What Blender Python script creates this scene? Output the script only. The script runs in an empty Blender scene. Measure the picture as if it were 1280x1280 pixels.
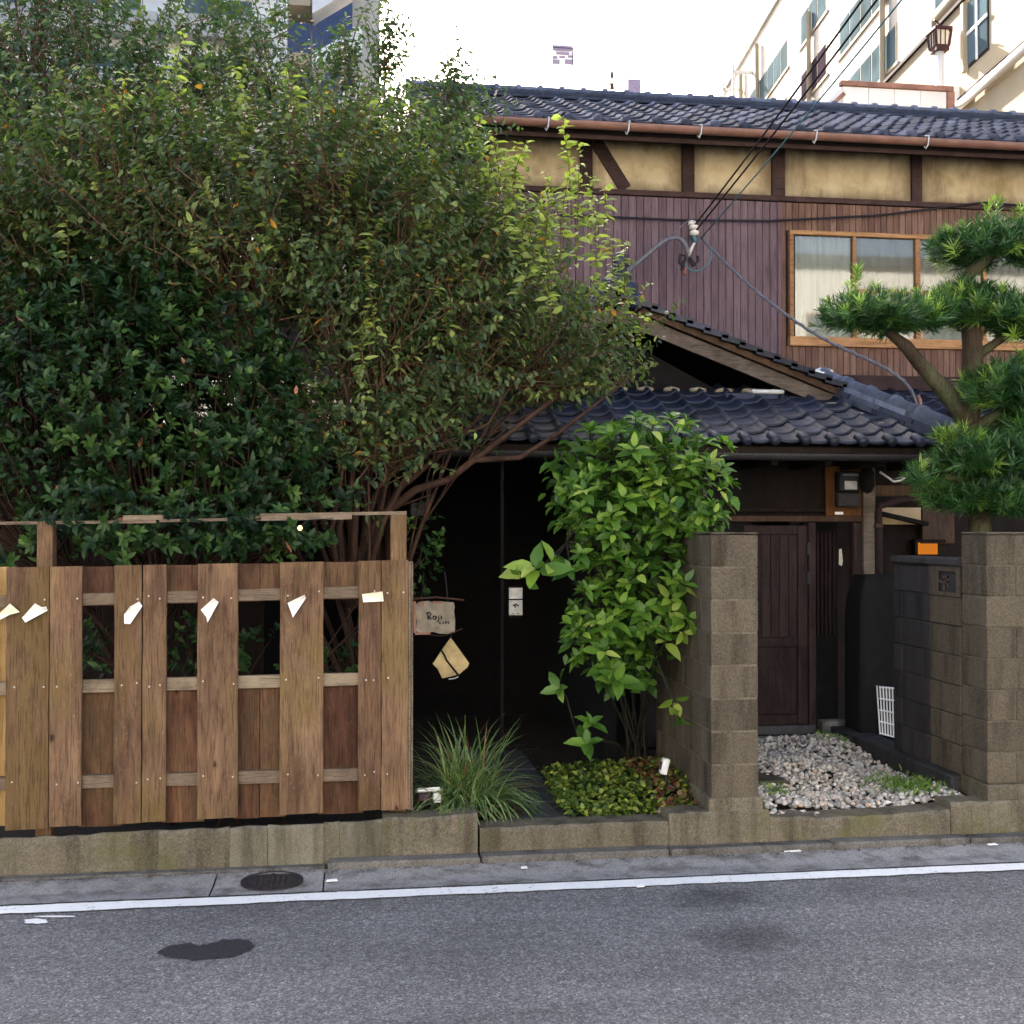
import bpy, bmesh, math, random
import numpy as np
from mathutils import Vector, Matrix, Euler
R = math.radians
rng = np.random.default_rng(7); random.seed(7)
scene = bpy.context.scene
COL = scene.collection
# ------------------------------------------------------------------ camera
CAM = Vector((-0.9, -6.54, 1.9)); YAW = R(7.8); PITCH = R(0.8); FPX = 1430.0
cd = bpy.data.cameras.new('camera'); cam = bpy.data.objects.new('camera', cd); COL.objects.link(cam)
cam.location = CAM; cam.rotation_euler = (R(90) + PITCH, 0, -YAW)
cd.sensor_width = 36; cd.lens = FPX / 1280 * 36; cd.clip_start = 0.05; cd.clip_end = 3000
scene.camera = cam
# ------------------------------------------------------------------ sky, sun, exposure
SUN_EL, SUN_AZ = R(34), R(-8.5)
w = bpy.data.worlds.new('World'); scene.world = w; w.use_nodes = True
nt = w.node_tree; nt.nodes.clear()
sky = nt.nodes.new('ShaderNodeTexSky'); sky.sky_type = 'NISHITA'; sky.sun_disc = False
sky.sun_elevation = SUN_EL; sky.sun_rotation = SUN_AZ; sky.dust_density = 5.0; sky.air_density = 0.8; sky.ozone_density = 0.3
bg = nt.nodes.new('ShaderNodeBackground'); bg.inputs[1].default_value = 0.15
wo = nt.nodes.new('ShaderNodeOutputWorld'); nt.links.new(sky.outputs[0], bg.inputs[0]); nt.links.new(bg.outputs[0], wo.inputs[0])
sl = bpy.data.lights.new('sun', 'SUN'); sl.energy = 5.0; sl.angle = R(0.5); sl.color = (1, 0.95, 0.86)
so = bpy.data.objects.new('sun', sl); COL.objects.link(so)
sdir = Vector((math.sin(SUN_AZ) * math.cos(SUN_EL), math.cos(SUN_AZ) * math.cos(SUN_EL), math.sin(SUN_EL)))
so.rotation_euler = sdir.to_track_quat('Z', 'Y').to_euler(); so.location = (0, 0, 60)
vs = scene.view_settings; vs.view_transform = 'Standard'; vs.look = 'None'; vs.exposure = 2.2; vs.gamma = 1
# ------------------------------------------------------------------ survey helpers: a sight line to a point on a depth plane or a level
FW = Vector((math.sin(YAW) * math.cos(PITCH), math.cos(YAW) * math.cos(PITCH), math.sin(PITCH)))
RT = Vector((math.cos(YAW), -math.sin(YAW), 0)); UP = RT.cross(FW)
def ray(px, py): return FW + RT * ((px - 640) / FPX) + UP * ((640 - py) / FPX)
def P(px, py, Y): d = ray(px, py); return CAM + d * ((Y - CAM.y) / d.y)
def G(px, py, z=0.0): d = ray(px, py); return CAM + d * ((z - CAM.z) / d.z)
def D(px, py, t): return CAM + ray(px, py) * t
# ------------------------------------------------------------------ objects
def link(o, parent=None):
    COL.objects.link(o)
    if parent is not None: o.parent = parent
    return o
def tag(o, label=None, cat=None, group=None, kind=None):
    if label: o['label'] = label
    if cat: o['category'] = cat
    if group: o['group'] = group
    if kind: o['kind'] = kind
    return o
def thing(name, label, cat, loc=(0, 0, 0), group=None):
    o = bpy.data.objects.new(name, None); o.location = loc; o.empty_display_size = 0.1; COL.objects.link(o)
    return tag(o, label, cat, group)
def put(name, me, mat, parent=None, loc=None, rot=None, scale=None, mtx=None):
    o = bpy.data.objects.new(name, me)
    if mat is not None:
        if not me.materials: me.materials.append(mat)
        elif me.materials[0] != mat:
            o.material_slots[0].link = 'OBJECT'; o.material_slots[0].material = mat
    link(o, parent)
    m = mtx if mtx is not None else Matrix.LocRotScale(Vector(loc or (0, 0, 0)), Euler(rot or (0, 0, 0)), Vector(scale or (1, 1, 1)))
    if parent is not None:
        pm = Matrix.Identity(4); q = parent; chain = []
        while q is not None: chain.append(q); q = q.parent
        for q in reversed(chain): pm = pm @ (q.matrix_parent_inverse if q.parent else Matrix.Identity(4)) @ q.matrix_basis
        o.matrix_parent_inverse = pm.inverted()
    o.matrix_basis = m
    return o
class MB:
    def __init__(s): s.v = []; s.f = []
    def add(s, vs, fs):
        b = len(s.v); s.v += [tuple(x) for x in vs]; s.f += [tuple(i + b for i in f) for f in fs]; return s
    def box(s, x0, x1, y0, y1, z0, z1):
        return s.add([(x0,y0,z0),(x1,y0,z0),(x1,y1,z0),(x0,y1,z0),(x0,y0,z1),(x1,y0,z1),(x1,y1,z1),(x0,y1,z1)],
                     [(0,3,2,1),(4,5,6,7),(0,1,5,4),(1,2,6,5),(2,3,7,6),(3,0,4,7)])
    def bar(s, a, b, w, h, up=(0, 0, 1)):
        a = Vector(a); b = Vector(b); d = (b - a).normalized(); u = Vector(up); sx = d.cross(u)
        if sx.length < 1e-4: sx = Vector((1, 0, 0))
        sx.normalize(); u = sx.cross(d)
        vs = [p + sx * (w / 2 * i) + u * (h / 2 * j) for p in (a, b) for i, j in ((-1,-1),(1,-1),(1,1),(-1,1))]
        return s.add(vs, [(0,1,2,3),(7,6,5,4),(0,4,5,1),(1,5,6,2),(2,6,7,3),(3,7,4,0)])
    def tube(s, pts, rad, n=6, cap=True):
        pts = [Vector(p) for p in pts]; k = len(pts)
        rad = rad if hasattr(rad, '__len__') else [rad] * k
        vs = []; pu = None
        for i, p in enumerate(pts):
            d = (pts[min(i + 1, k - 1)] - pts[max(i - 1, 0)])
            d = d.normalized() if d.length > 1e-9 else Vector((0, 0, 1))
            u = pu - d * pu.dot(d) if pu is not None else d.orthogonal()
            u = u.normalized() if u.length > 1e-6 else d.orthogonal().normalized()
            pu = u; q = d.cross(u)
            for j in range(n):
                a = 2 * math.pi * j / n; vs.append(p + (u * math.cos(a) + q * math.sin(a)) * rad[i])
        fs = [(i*n+j, i*n+(j+1)%n, (i+1)*n+(j+1)%n, (i+1)*n+j) for i in range(k-1) for j in range(n)]
        if cap: fs += [tuple(range(n-1, -1, -1)), tuple((k-1)*n + j for j in range(n))]
        return s.add(vs, fs)
    def prism(s, poly, n, thick):   # poly: 3D outline, extruded along n
        n = Vector(n).normalized() * thick; k = len(poly); poly = [Vector(p) for p in poly]
        return s.add(poly + [p + n for p in poly], [tuple(range(k-1, -1, -1)), tuple(range(k, 2*k))] + [(i, (i+1)%k, k+(i+1)%k, k+i) for i in range(k)])
    def mesh(s, name='m', smooth=False):
        me = bpy.data.meshes.new(name); me.from_pydata(s.v, [], s.f)
        bm = bmesh.new(); bm.from_mesh(me); bmesh.ops.recalc_face_normals(bm, faces=bm.faces); bm.to_mesh(me); bm.free()
        if smooth: me.shade_smooth()
        me.update(); return me
    def build(s, name, mat, parent=None, smooth=False): return put(name, s.mesh(name, smooth), mat, parent)
def bez(a, b, c, d, n=10):
    a, b, c, d = map(Vector, (a, b, c, d)); out = []
    for i in range(n + 1):
        t = i / n; out.append(a*(1-t)**3 + b*3*t*(1-t)**2 + c*3*t*t*(1-t) + d*t**3)
    return out
_bc = {}
def rough_box(sx, sy, sz, bevel=0.006, jit=0.0, seed=0, sub=0):
    key = (round(sx, 3), round(sy, 3), round(sz, 3), bevel, jit, seed, sub)
    if key in _bc: return _bc[key]
    bm = bmesh.new(); bmesh.ops.create_cube(bm, size=1); bmesh.ops.scale(bm, vec=(sx, sy, sz), verts=bm.verts)
    if bevel: bmesh.ops.bevel(bm, geom=bm.edges[:], offset=bevel, segments=1, affect='EDGES')
    if sub: bmesh.ops.subdivide_edges(bm, edges=bm.edges[:], cuts=sub, use_grid_fill=True)
    rr = random.Random(seed)
    if jit:
        for v in bm.verts: v.co += Vector((rr.uniform(-jit, jit), rr.uniform(-jit, jit), rr.uniform(-jit, jit)))
    me = bpy.data.meshes.new('box'); bm.to_mesh(me); bm.free(); _bc[key] = me; return me
def rbox(name, mat, parent, x0, x1, y0, y1, z0, z1, bevel=0.004, rot=None, jit=0, seed=0):
    # own mesh data per material through object slots; shared shape for equal sizes
    me = rough_box(x1 - x0, y1 - y0, z1 - z0, bevel, jit, seed)
    return put(name, me, mat, parent, loc=((x0+x1)/2, (y0+y1)/2, (z0+z1)/2), rot=rot)
# ------------------------------------------------------------------ materials
class NT:
    def __init__(s, name):
        s.m = bpy.data.materials.new(name); s.m.use_nodes = True; s.t = s.m.node_tree; s.t.nodes.clear()
        s.out = s.n('ShaderNodeOutputMaterial')
    def n(s, typ, **kw):
        x = s.t.nodes.new(typ)
        for k, v in kw.items(): setattr(x, k, v)
        return x
    def l(s, a, b): s.t.links.new(a, b)
    def coord(s, scale=(1, 1, 1), rnd=True):
        tc = s.n('ShaderNodeTexCoord'); mp = s.n('ShaderNodeMapping'); mp.inputs['Scale'].default_value = scale
        if rnd:
            oi = s.n('ShaderNodeObjectInfo'); mu = s.n('ShaderNodeVectorMath', operation='SCALE'); mu.inputs[0].default_value = (37, 17, 23)
            s.l(oi.outputs['Random'], mu.inputs['Scale']); ad = s.n('ShaderNodeVectorMath', operation='ADD')
            s.l(tc.outputs['Object'], ad.inputs[0]); s.l(mu.outputs[0], ad.inputs[1]); s.l(ad.outputs[0], mp.inputs[0])
        else: s.l(tc.outputs['Object'], mp.inputs[0])
        return mp.outputs[0]
    def noise(s, co, scale, detail=4, rough=0.55, dist=0):
        x = s.n('ShaderNodeTexNoise'); x.inputs['Scale'].default_value = scale; x.inputs['Detail'].default_value = detail
        x.inputs['Roughness'].default_value = rough; x.inputs['Distortion'].default_value = dist; s.l(co, x.inputs['Vector']); return x.outputs['Fac']
    def ramp(s, fac, stops):
        x = s.n('ShaderNodeValToRGB'); e = x.color_ramp.elements
        while len(e) < len(stops): e.new(0.5)
        for el, (p, c) in zip(e, stops): el.position = p; el.color = (*c, 1) if len(c) == 3 else c
        s.l(fac, x.inputs[0]); return x.outputs[0]
    def mix(s, fac, a, b, mode='MIX'):
        x = s.n('ShaderNodeMix', data_type='RGBA', blend_type=mode)
        for sock, v in ((x.inputs[0], fac), (x.inputs[6], a), (x.inputs[7], b)):
            if isinstance(v, (int, float)): sock.default_value = v
            elif isinstance(v, tuple): sock.default_value = (*v, 1)
            else: s.l(v, sock)
        return x.outputs[2]
    def math(s, op, a, b=0.0):
        x = s.n('ShaderNodeMath', operation=op)
        for i, v in enumerate((a, b)):
            if isinstance(v, (int, float)): x.inputs[i].default_value = v
            else: s.l(v, x.inputs[i])
        return x.outputs[0]
    def bsdf(s, col, rough=0.8, bump=None, bstr=0.3, bdist=0.01, spec=0.3, metal=0):
        b = s.n('ShaderNodeBsdfPrincipled'); b.inputs['Metallic'].default_value = metal; b.inputs['Specular IOR Level'].default_value = spec
        if isinstance(col, tuple): b.inputs['Base Color'].default_value = (*col, 1)
        else: s.l(col, b.inputs['Base Color'])
        if isinstance(rough, (int, float)): b.inputs['Roughness'].default_value = rough
        else: s.l(rough, b.inputs['Roughness'])
        if bump is not None:
            bn = s.n('ShaderNodeBump'); bn.inputs['Strength'].default_value = bstr; bn.inputs['Distance'].default_value = bdist
            s.l(bump, bn.inputs['Height']); s.l(bn.outputs[0], b.inputs['Normal'])
        s.l(b.outputs[0], s.out.inputs[0]); s.b = b; return s.m
def vary(c, k): return tuple(min(1, x * k) for x in c)
def m_simple(name, c, rough=0.6, scale=12, amt=0.25, bump=0.15, metal=0, spec=0.3, st=(1, 1, 1)):
    t = NT(name); co = t.coord(st); n = t.noise(co, scale, 5)
    return t.bsdf(t.ramp(n, [(0.3, vary(c, 1 - amt)), (0.7, vary(c, 1 + amt))]), rough, n, bump, 0.005, spec, metal)
def m_wood(name, c0, c1, c2, axis='z', grain=26, moss=None, mossamt=0.45, rough=0.85, rings=0):
    t = NT(name); st = {'z': (1, 1, 0.05), 'x': (0.05, 1, 1), 'y': (1, 0.05, 1)}[axis]
    co = t.coord(st); g = t.noise(co, grain, 6, 0.65, 0.6); fine = t.noise(co, grain * 6, 3, 0.6)
    ring = t.math('SINE', t.math('MULTIPLY', t.noise(t.coord((1, 1, 0.14) if axis == 'z' else (0.14, 1, 1)), 4.5, 3, 0.45, 0.3), 75))
    co2 = t.coord((1, 1, 0.5) if axis == 'z' else (1, 1, 1)); big = t.noise(co2, 5.5, 5, 0.6, 0.5); sp = t.noise(co2, 70, 4, 0.7)
    col = t.ramp(g, [(0.3, c0), (0.5, c1), (0.72, c2)])
    col = t.mix(0.55, col, t.ramp(big, [(0.3, vary(c0, 0.8)), (0.7, vary(c2, 1.15))]))
    if rings: col = t.mix(1.0, col, t.ramp(t.noise(t.coord((1, 1, 0.22)), 8, 6, 0.7, 0.4), [(0.3, (0.48, 0.44, 0.42)), (0.5, (1.0,) * 3), (0.72, (1.3, 1.28, 1.2))]), 'MULTIPLY')
    if rings: col = t.mix(t.ramp(ring, [(0.55, (0, 0, 0)), (1.0, (rings,) * 3)]), col, vary(c0, 0.62))
    if moss: col = t.mix(t.math('MULTIPLY', t.ramp(t.noise(co2, 3.0, 5, 0.65), [(0.45, (0, 0, 0)), (0.62, (1, 1, 1))]), mossamt), col, moss)
    col = t.mix(t.ramp(sp, [(0.58, (0, 0, 0)), (0.75, (0.45,) * 3)]), col, vary(c2, 1.6))
    col = t.mix(t.ramp(fine, [(0.36, (0.55,) * 3), (0.5, (0, 0, 0))]), col, vary(c0, 0.35))
    if rings:
        kv = t.n('ShaderNodeTexVoronoi'); kv.inputs['Scale'].default_value = 4.2; t.l(t.coord((1, 1, 0.55)), kv.inputs['Vector'])
        kd = t.math('ADD', kv.outputs['Distance'], t.math('MULTIPLY', t.math('SUBTRACT', sp, 0.5), 0.06))
        col = t.mix(t.ramp(kd, [(0.035, (0.9,) * 3), (0.06, (0.25,) * 3), (0.1, (0, 0, 0))]), col, vary(c0, 0.22))
    oi = t.n('ShaderNodeObjectInfo'); col = t.mix(1.0, col, t.ramp(oi.outputs['Random'], [(0, (0.74, 0.68, 0.66)), (1, (1.14, 1.14, 1.06))]), 'MULTIPLY')
    return t.bsdf(col, rough, t.mix(0.5, g, fine), 0.5, 0.004, 0.2)
def m_concrete(name, c, speck=90, dark=0.5, moss=None):
    t = NT(name); co = t.coord(); big = t.noise(co, 2.2, 6, 0.65, 0.3); mid = t.noise(co, 14, 5, 0.6); fi = t.noise(co, speck, 3, 0.7)
    v = t.n('ShaderNodeTexVoronoi'); v.inputs['Scale'].default_value = speck * 2.2; t.l(co, v.inputs['Vector'])
    col = t.ramp(big, [(0.28, vary(c, dark)), (0.5, c), (0.72, vary(c, 1.18))])
    col = t.mix(0.25, col, t.ramp(mid, [(0.25, vary(c, 0.7)), (0.75, vary(c, 1.25))]))
    col = t.mix(0.38, col, t.ramp(v.outputs['Color'], [(0.1, vary(c, 0.3)), (0.5, c), (0.95, vary(c, 1.9))]))
    drip = t.noise(t.coord((1, 1, 0.12)), 7, 5, 0.65); col = t.mix(1.0, col, t.ramp(drip, [(0.34, (0.5, 0.48, 0.46)), (0.52, (1.0,) * 3), (0.75, (1.16,) * 3)]), 'MULTIPLY')
    if moss: col = t.mix(t.math('MULTIPLY', t.ramp(t.noise(co, 3.1, 6, 0.7), [(0.5, (0, 0, 0)), (0.66, (1, 1, 1))]), 0.6), col, moss)
    oi = t.n('ShaderNodeObjectInfo'); col = t.mix(1.0, col, t.ramp(oi.outputs['Random'], [(0, (0.85,) * 3), (1, (1.1,) * 3)]), 'MULTIPLY')
    return t.bsdf(col, 0.92, t.mix(0.6, mid, fi), 0.55, 0.006, 0.2)
def m_leaf(name, cols, rough=0.45, trans=0.3, tcol=None, objrand=False, spec=0.4):
    t = NT(name)
    if objrand: f = t.n('ShaderNodeObjectInfo').outputs['Random']
    else: f = t.n('ShaderNodeAttribute', attribute_name='tint').outputs['Fac']
    col = t.ramp(f, cols); co = t.coord(rnd=objrand); nz = t.noise(co, 40, 3)
    col = t.mix(0.35, col, t.mix(1.0, col, t.ramp(nz, [(0.3, (0.55,) * 3), (0.7, (1.45,) * 3)]), 'MULTIPLY'))
    t.bsdf(col, rough, None, spec=spec)
    tr = t.n('ShaderNodeBsdfTranslucent'); mx = t.n('ShaderNodeMixShader'); mx.inputs[0].default_value = trans
    t.l(t.mix(1.0, col, (1.5, 1.7, 0.7), 'MULTIPLY'), tr.inputs[0]); t.l(t.b.outputs[0], mx.inputs[1]); t.l(tr.outputs[0], mx.inputs[2]); t.l(mx.outputs[0], t.out.inputs[0])
    return t.m
def m_emit(name, c, s):
    t = NT(name); e = t.n('ShaderNodeEmission'); e.inputs[0].default_value = (*c, 1); e.inputs[1].default_value = s; t.l(e.outputs[0], t.out.inputs[0]); return t.m
M = {}
def asphalt():
    t = NT('asphalt'); co = t.coord(rnd=False); v = t.n('ShaderNodeTexVoronoi'); v.inputs['Scale'].default_value = 110; t.l(co, v.inputs['Vector'])
    v2 = t.n('ShaderNodeTexVoronoi'); v2.inputs['Scale'].default_value = 260; t.l(co, v2.inputs['Vector'])
    big = t.noise(co, 0.9, 5, 0.6); fi = t.noise(co, 60, 4, 0.7); str_ = t.noise(t.coord((0.15, 1.4, 1), False), 2.5, 4)
    base = t.ramp(v.outputs['Color'], [(0.1, (0.035, 0.035, 0.037)), (0.45, (0.1, 0.099, 0.101)), (0.8, (0.23, 0.227, 0.224)), (1, (0.5, 0.495, 0.48))])
    base = t.mix(0.4, base, t.ramp(v2.outputs['Color'], [(0.1, (0.04, 0.04, 0.043)), (0.9, (0.25, 0.247, 0.248))]))
    base = t.mix(1.0, base, t.ramp(big, [(0.3, (0.78,) * 3), (0.7, (1.15,) * 3)]), 'MULTIPLY')
    base = t.mix(1.0, base, t.ramp(str_, [(0.3, (0.82,) * 3), (0.7, (1.14,) * 3)]), 'MULTIPLY')
    base = t.mix(1.0, base, t.ramp(t.noise(co, 22, 5, 0.75), [(0.32, (0.62,) * 3), (0.5, (1.0,) * 3), (0.72, (1.3,) * 3)]), 'MULTIPLY')
    seam = t.noise(t.coord((0.35, 9, 1), False), 2.2, 5, 0.7); base = t.mix(1.0, base, t.ramp(seam, [(0.27, (0.6,) * 3), (0.36, (1.0,) * 3)]), 'MULTIPLY')
    for (px, py, rad, k) in ((895, 1122, 0.3, 0.5), (930, 1172, 0.33, 0.55), (1055, 1108, 0.25, 0.8), (520, 1200, 0.5, 0.85)):   # oil stains
        p = G(px, py); d = t.n('ShaderNodeVectorMath', operation='DISTANCE'); mp = t.n('ShaderNodeMapping'); mp.inputs['Location'].default_value = (-p.x, -p.y * 1.3, 0); mp.inputs['Scale'].default_value = (1, 1.3, 1)
        t.l(co, mp.inputs[0]); t.l(mp.outputs[0], d.inputs[0]); nn = t.math('ADD', d.outputs['Value'], t.math('MULTIPLY', t.math('SUBTRACT', t.noise(co, 7, 5), 0.5), 0.45))
        base = t.mix(1.0, base, t.ramp(t.math('DIVIDE', nn, rad), [(0.2, (k,) * 3), (0.95, (1,) * 3)]), 'MULTIPLY')
    return t.bsdf(base, 0.82, t.mix(0.5, v.outputs['Distance'], fi), 0.8, 0.008, 0.35)
M['asphalt'] = asphalt()
M['patch'] = m_simple('fresh_asphalt', (0.022, 0.022, 0.025), 0.75, 160, 0.9, 1.0)
M['gutter'] = m_concrete('gutter_concrete', (0.24, 0.234, 0.225), 70, 0.75)
M['kerb'] = m_concrete('kerb_concrete', (0.12, 0.112, 0.1), 60, 0.5)
M['footing'] = m_concrete('footing_concrete', (0.125, 0.108, 0.078), 55, 0.5, (0.09, 0.088, 0.03))
M['patchcon'] = m_concrete('mortar_patch', (0.145, 0.132, 0.098), 120, 0.7)
M['block'] = m_concrete('block_concrete', (0.09, 0.075, 0.054), 60, 0.5)
M['blockdark'] = m_concrete('shaded_block', (0.036, 0.034, 0.036), 75, 0.6)  # block concrete darkened in colour to stand for the side wall's shade
M['mortar'] = m_concrete('mortar', (0.125, 0.108, 0.08), 90, 0.8)
M['paint'] = None
def roadpaint():
    t = NT('road_paint'); co = t.coord(rnd=False); n = t.noise(co, 45, 5, 0.7); n2 = t.noise(co, 4, 4)
    col = t.mix(t.ramp(t.math('ADD', n, t.math('MULTIPLY', n2, 0.25)), [(0.44, (1, 1, 1)), (0.53, (0, 0, 0))]), (0.74, 0.74, 0.72), (0.2, 0.2, 0.2))
    return t.bsdf(col, 0.7, n, 0.3, 0.003)
M['paint'] = roadpaint()
M['fence'] = m_wood('weathered_fence_wood', (0.09, 0.049, 0.032), (0.134, 0.079, 0.05), (0.195, 0.127, 0.08), 'z', 24, (0.14, 0.098, 0.034), 0.6, rings=0.35)
M['fence_red'] = m_wood('red_brown_wood', (0.05, 0.022, 0.014), (0.088, 0.04, 0.025), (0.14, 0.075, 0.045), 'z', 24, (0.12, 0.09, 0.045), 0.4, rings=0.3)
M['fence_new'] = m_wood('yellow_new_wood', (0.26, 0.16, 0.06), (0.36, 0.23, 0.1), (0.45, 0.3, 0.14), 'z', 20)
M['rail'] = m_wood('grey_rail_wood', (0.11, 0.085, 0.062), (0.17, 0.132, 0.098), (0.25, 0.2, 0.15), 'x', 26)
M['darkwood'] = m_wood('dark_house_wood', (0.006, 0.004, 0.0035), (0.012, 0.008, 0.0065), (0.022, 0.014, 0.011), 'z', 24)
M['doorwood'] = m_wood('purple_door_wood', (0.015, 0.0095, 0.0105), (0.028, 0.018, 0.02), (0.05, 0.032, 0.034), 'z', 30)
M['postwood'] = m_wood('brown_post_wood', (0.045, 0.026, 0.018), (0.075, 0.045, 0.032), (0.11, 0.07, 0.05), 'z', 26)
M['beam'] = m_wood('dark_beam', (0.03, 0.017, 0.017), (0.05, 0.029, 0.028), (0.075, 0.045, 0.042), 'x', 26)
M['barge'] = m_wood('grey_barge_board', (0.06, 0.046, 0.036), (0.12, 0.095, 0.078), (0.2, 0.165, 0.14), 'x', 22)
M['sidingp'] = m_wood('purple_siding', (0.126, 0.086, 0.102), (0.146, 0.1, 0.117), (0.166, 0.114, 0.132), 'z', 12)
M['sidingb'] = m_wood('brown_siding', (0.13, 0.072, 0.055), (0.165, 0.095, 0.073), (0.195, 0.118, 0.092), 'z', 14)
M['groove'] = m_simple('siding_backing', (0.03, 0.016, 0.016), 0.9)
M['trim'] = m_wood('tan_window_frame', (0.3, 0.155, 0.07), (0.36, 0.19, 0.09), (0.4, 0.22, 0.11), 'x', 10)
M['copper'] = m_simple('brown_gutter', (0.2, 0.1, 0.07), 0.5, 6, 0.2, 0.05, 0, 0.4)
M['hook'] = m_simple('galvanised', (0.45, 0.45, 0.43), 0.5, 20, 0.2, 0.05, 0.6)
def plaster():
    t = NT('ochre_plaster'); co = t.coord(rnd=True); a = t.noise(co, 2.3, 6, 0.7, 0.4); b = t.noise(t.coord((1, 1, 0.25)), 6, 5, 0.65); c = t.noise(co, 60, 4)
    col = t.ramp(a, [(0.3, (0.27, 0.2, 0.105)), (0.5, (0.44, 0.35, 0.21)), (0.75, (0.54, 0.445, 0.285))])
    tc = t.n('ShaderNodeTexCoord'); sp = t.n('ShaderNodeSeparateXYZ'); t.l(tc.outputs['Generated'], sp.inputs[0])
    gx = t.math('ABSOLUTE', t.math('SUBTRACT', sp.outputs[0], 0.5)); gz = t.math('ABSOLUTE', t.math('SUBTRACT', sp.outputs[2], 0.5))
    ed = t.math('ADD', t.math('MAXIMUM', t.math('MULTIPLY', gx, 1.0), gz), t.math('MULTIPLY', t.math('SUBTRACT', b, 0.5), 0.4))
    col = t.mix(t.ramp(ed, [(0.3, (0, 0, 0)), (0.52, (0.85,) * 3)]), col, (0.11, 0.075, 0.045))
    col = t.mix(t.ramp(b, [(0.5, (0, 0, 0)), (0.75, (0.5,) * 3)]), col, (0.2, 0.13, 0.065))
    return t.bsdf(col, 0.9, c, 0.25, 0.004, 0.2)
M['plaster'] = plaster()
def tile(name, c, rough):
    t = NT(name); co = t.coord(); n = t.noise(co, 9, 5, 0.65); f = t.noise(co, 60, 3)
    oi = t.n('ShaderNodeObjectInfo'); col = t.ramp(n, [(0.3, vary(c, 0.6)), (0.7, vary(c, 1.35))])
    col = t.mix(1.0, col, t.ramp(oi.outputs['Random'], [(0, (0.55, 0.57, 0.6)), (0.7, (1.05,) * 3), (1, (1.7, 1.65, 1.6))]), 'MULTIPLY')
    return t.bsdf(col, t.ramp(f, [(0.3, (rough - 0.1,) * 3), (0.7, (rough + 0.12,) * 3)]), f, 0.12, 0.003, 0.38 if rough < 0.6 else 0.12)
M['tile'] = tile('smoked_roof_tile', (0.010, 0.0135, 0.027), 0.46)  # base tinted bluer to carry the sky's blue sheen in the colour
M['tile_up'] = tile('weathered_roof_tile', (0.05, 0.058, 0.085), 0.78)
M['ridge'] = tile('pale_ridge_tile', (0.11, 0.128, 0.18), 0.65)
M['whiteplaster'] = m_simple('white_lime_plaster', (0.62, 0.61, 0.57), 0.9, 20, 0.2, 0.4)
M['lime'] = m_simple('dirty_lime_plaster', (0.3, 0.25, 0.17), 0.9, 20, 0.35, 0.4)
M['bark'] = m_wood('red_brown_bark', (0.022, 0.012, 0.009), (0.048, 0.026, 0.019), (0.09, 0.052, 0.036), 'z', 22)
M['twig'] = m_simple('pale_twig', (0.1, 0.058, 0.032), 0.8, 20, 0.4)
M['pinebark'] = m_wood('mossy_bark', (0.018, 0.012, 0.009), (0.04, 0.028, 0.02), (0.07, 0.052, 0.036), 'z', 14, (0.075, 0.095, 0.045), 0.85)
M['paper'] = m_simple('white_paper', (0.82, 0.81, 0.78), 0.8, 30, 0.05, 0.1)
M['paper_old'] = m_simple('yellowed_paper', (0.8, 0.76, 0.6), 0.8, 30, 0.08, 0.1)
M['black'] = m_simple('black_cloth', (0.006, 0.006, 0.0065), 0.9)
M['void'] = m_simple('shade_black_wood', (0.006, 0.005, 0.005), 0.95, 8, 0.4)  # near-black wood tone that puts deep shade into entrance and recesses
M['metal'] = m_simple('steel', (0.4, 0.4, 0.4), 0.4, 20, 0.15, 0.05, 0.8)
M['iron'] = m_simple('cast_iron', (0.03, 0.027, 0.03), 0.6, 60, 0.4, 0.5, 0.3)
M['white'] = m_simple('white_plastic', (0.75, 0.76, 0.76), 0.4, 10, 0.05, 0.02)
M['grey'] = m_simple('grey_plastic', (0.14, 0.14, 0.14), 0.4, 10, 0.1, 0.02)
M['blackplastic'] = m_simple('black_plastic', (0.012, 0.012, 0.014), 0.35)
M['cable_blue'] = m_simple('blue_green_cable', (0.06, 0.16, 0.19), 0.5)
M['cable_grey'] = m_simple('grey_cable', (0.13, 0.13, 0.145), 0.5, 60, 0.4)
M['cable_black'] = m_simple('black_cable', (0.012, 0.01, 0.014), 0.6)
M['cable_red'] = m_simple('red_brown_wire', (0.3, 0.1, 0.07), 0.6)
M['porcelain'] = m_simple('porcelain', (0.62, 0.58, 0.5), 0.3, 20, 0.2)
M['slate'] = m_simple('dark_slate_path', (0.05, 0.05, 0.056), 0.7, 14, 0.35, 0.4)
M['soil'] = m_simple('dark_soil', (0.022, 0.016, 0.011), 0.95, 30, 0.5, 0.9)
M['cream'] = m_simple('cream_render', (0.44, 0.355, 0.235), 0.85, 0.6, 0.12, 0.05)
M['creamwhite'] = m_simple('white_render', (0.5, 0.465, 0.41), 0.85, 0.5, 0.06, 0.05)
M['offwhite'] = m_simple('offwhite_concrete', (0.82, 0.79, 0.74), 0.85, 0.5, 0.06, 0.05)
M['navy'] = m_simple('navy_panel', (0.05, 0.07, 0.14), 0.6, 2, 0.15)
M['louvre'] = m_simple('mauve_louvre', (0.25, 0.2, 0.28), 0.7)
M['rust'] = m_simple('rusty_rail', (0.3, 0.15, 0.105), 0.8, 4, 0.4)
M['glassblue'] = m_simple('window_glass', (0.11, 0.15, 0.165), 0.6, 0.5, 0.3, 0.0, 0, 0.0)
M['darkglass'] = m_simple('dark_window_glass', (0.06, 0.042, 0.055), 0.6, 0.5, 0.2, 0.0, 0, 0.0)
M['curtain'] = m_simple('cream_curtain', (0.42, 0.39, 0.32), 0.9, 3, 0.12, 0.1, 0, 0.2, (4, 1, 0.3))
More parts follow.
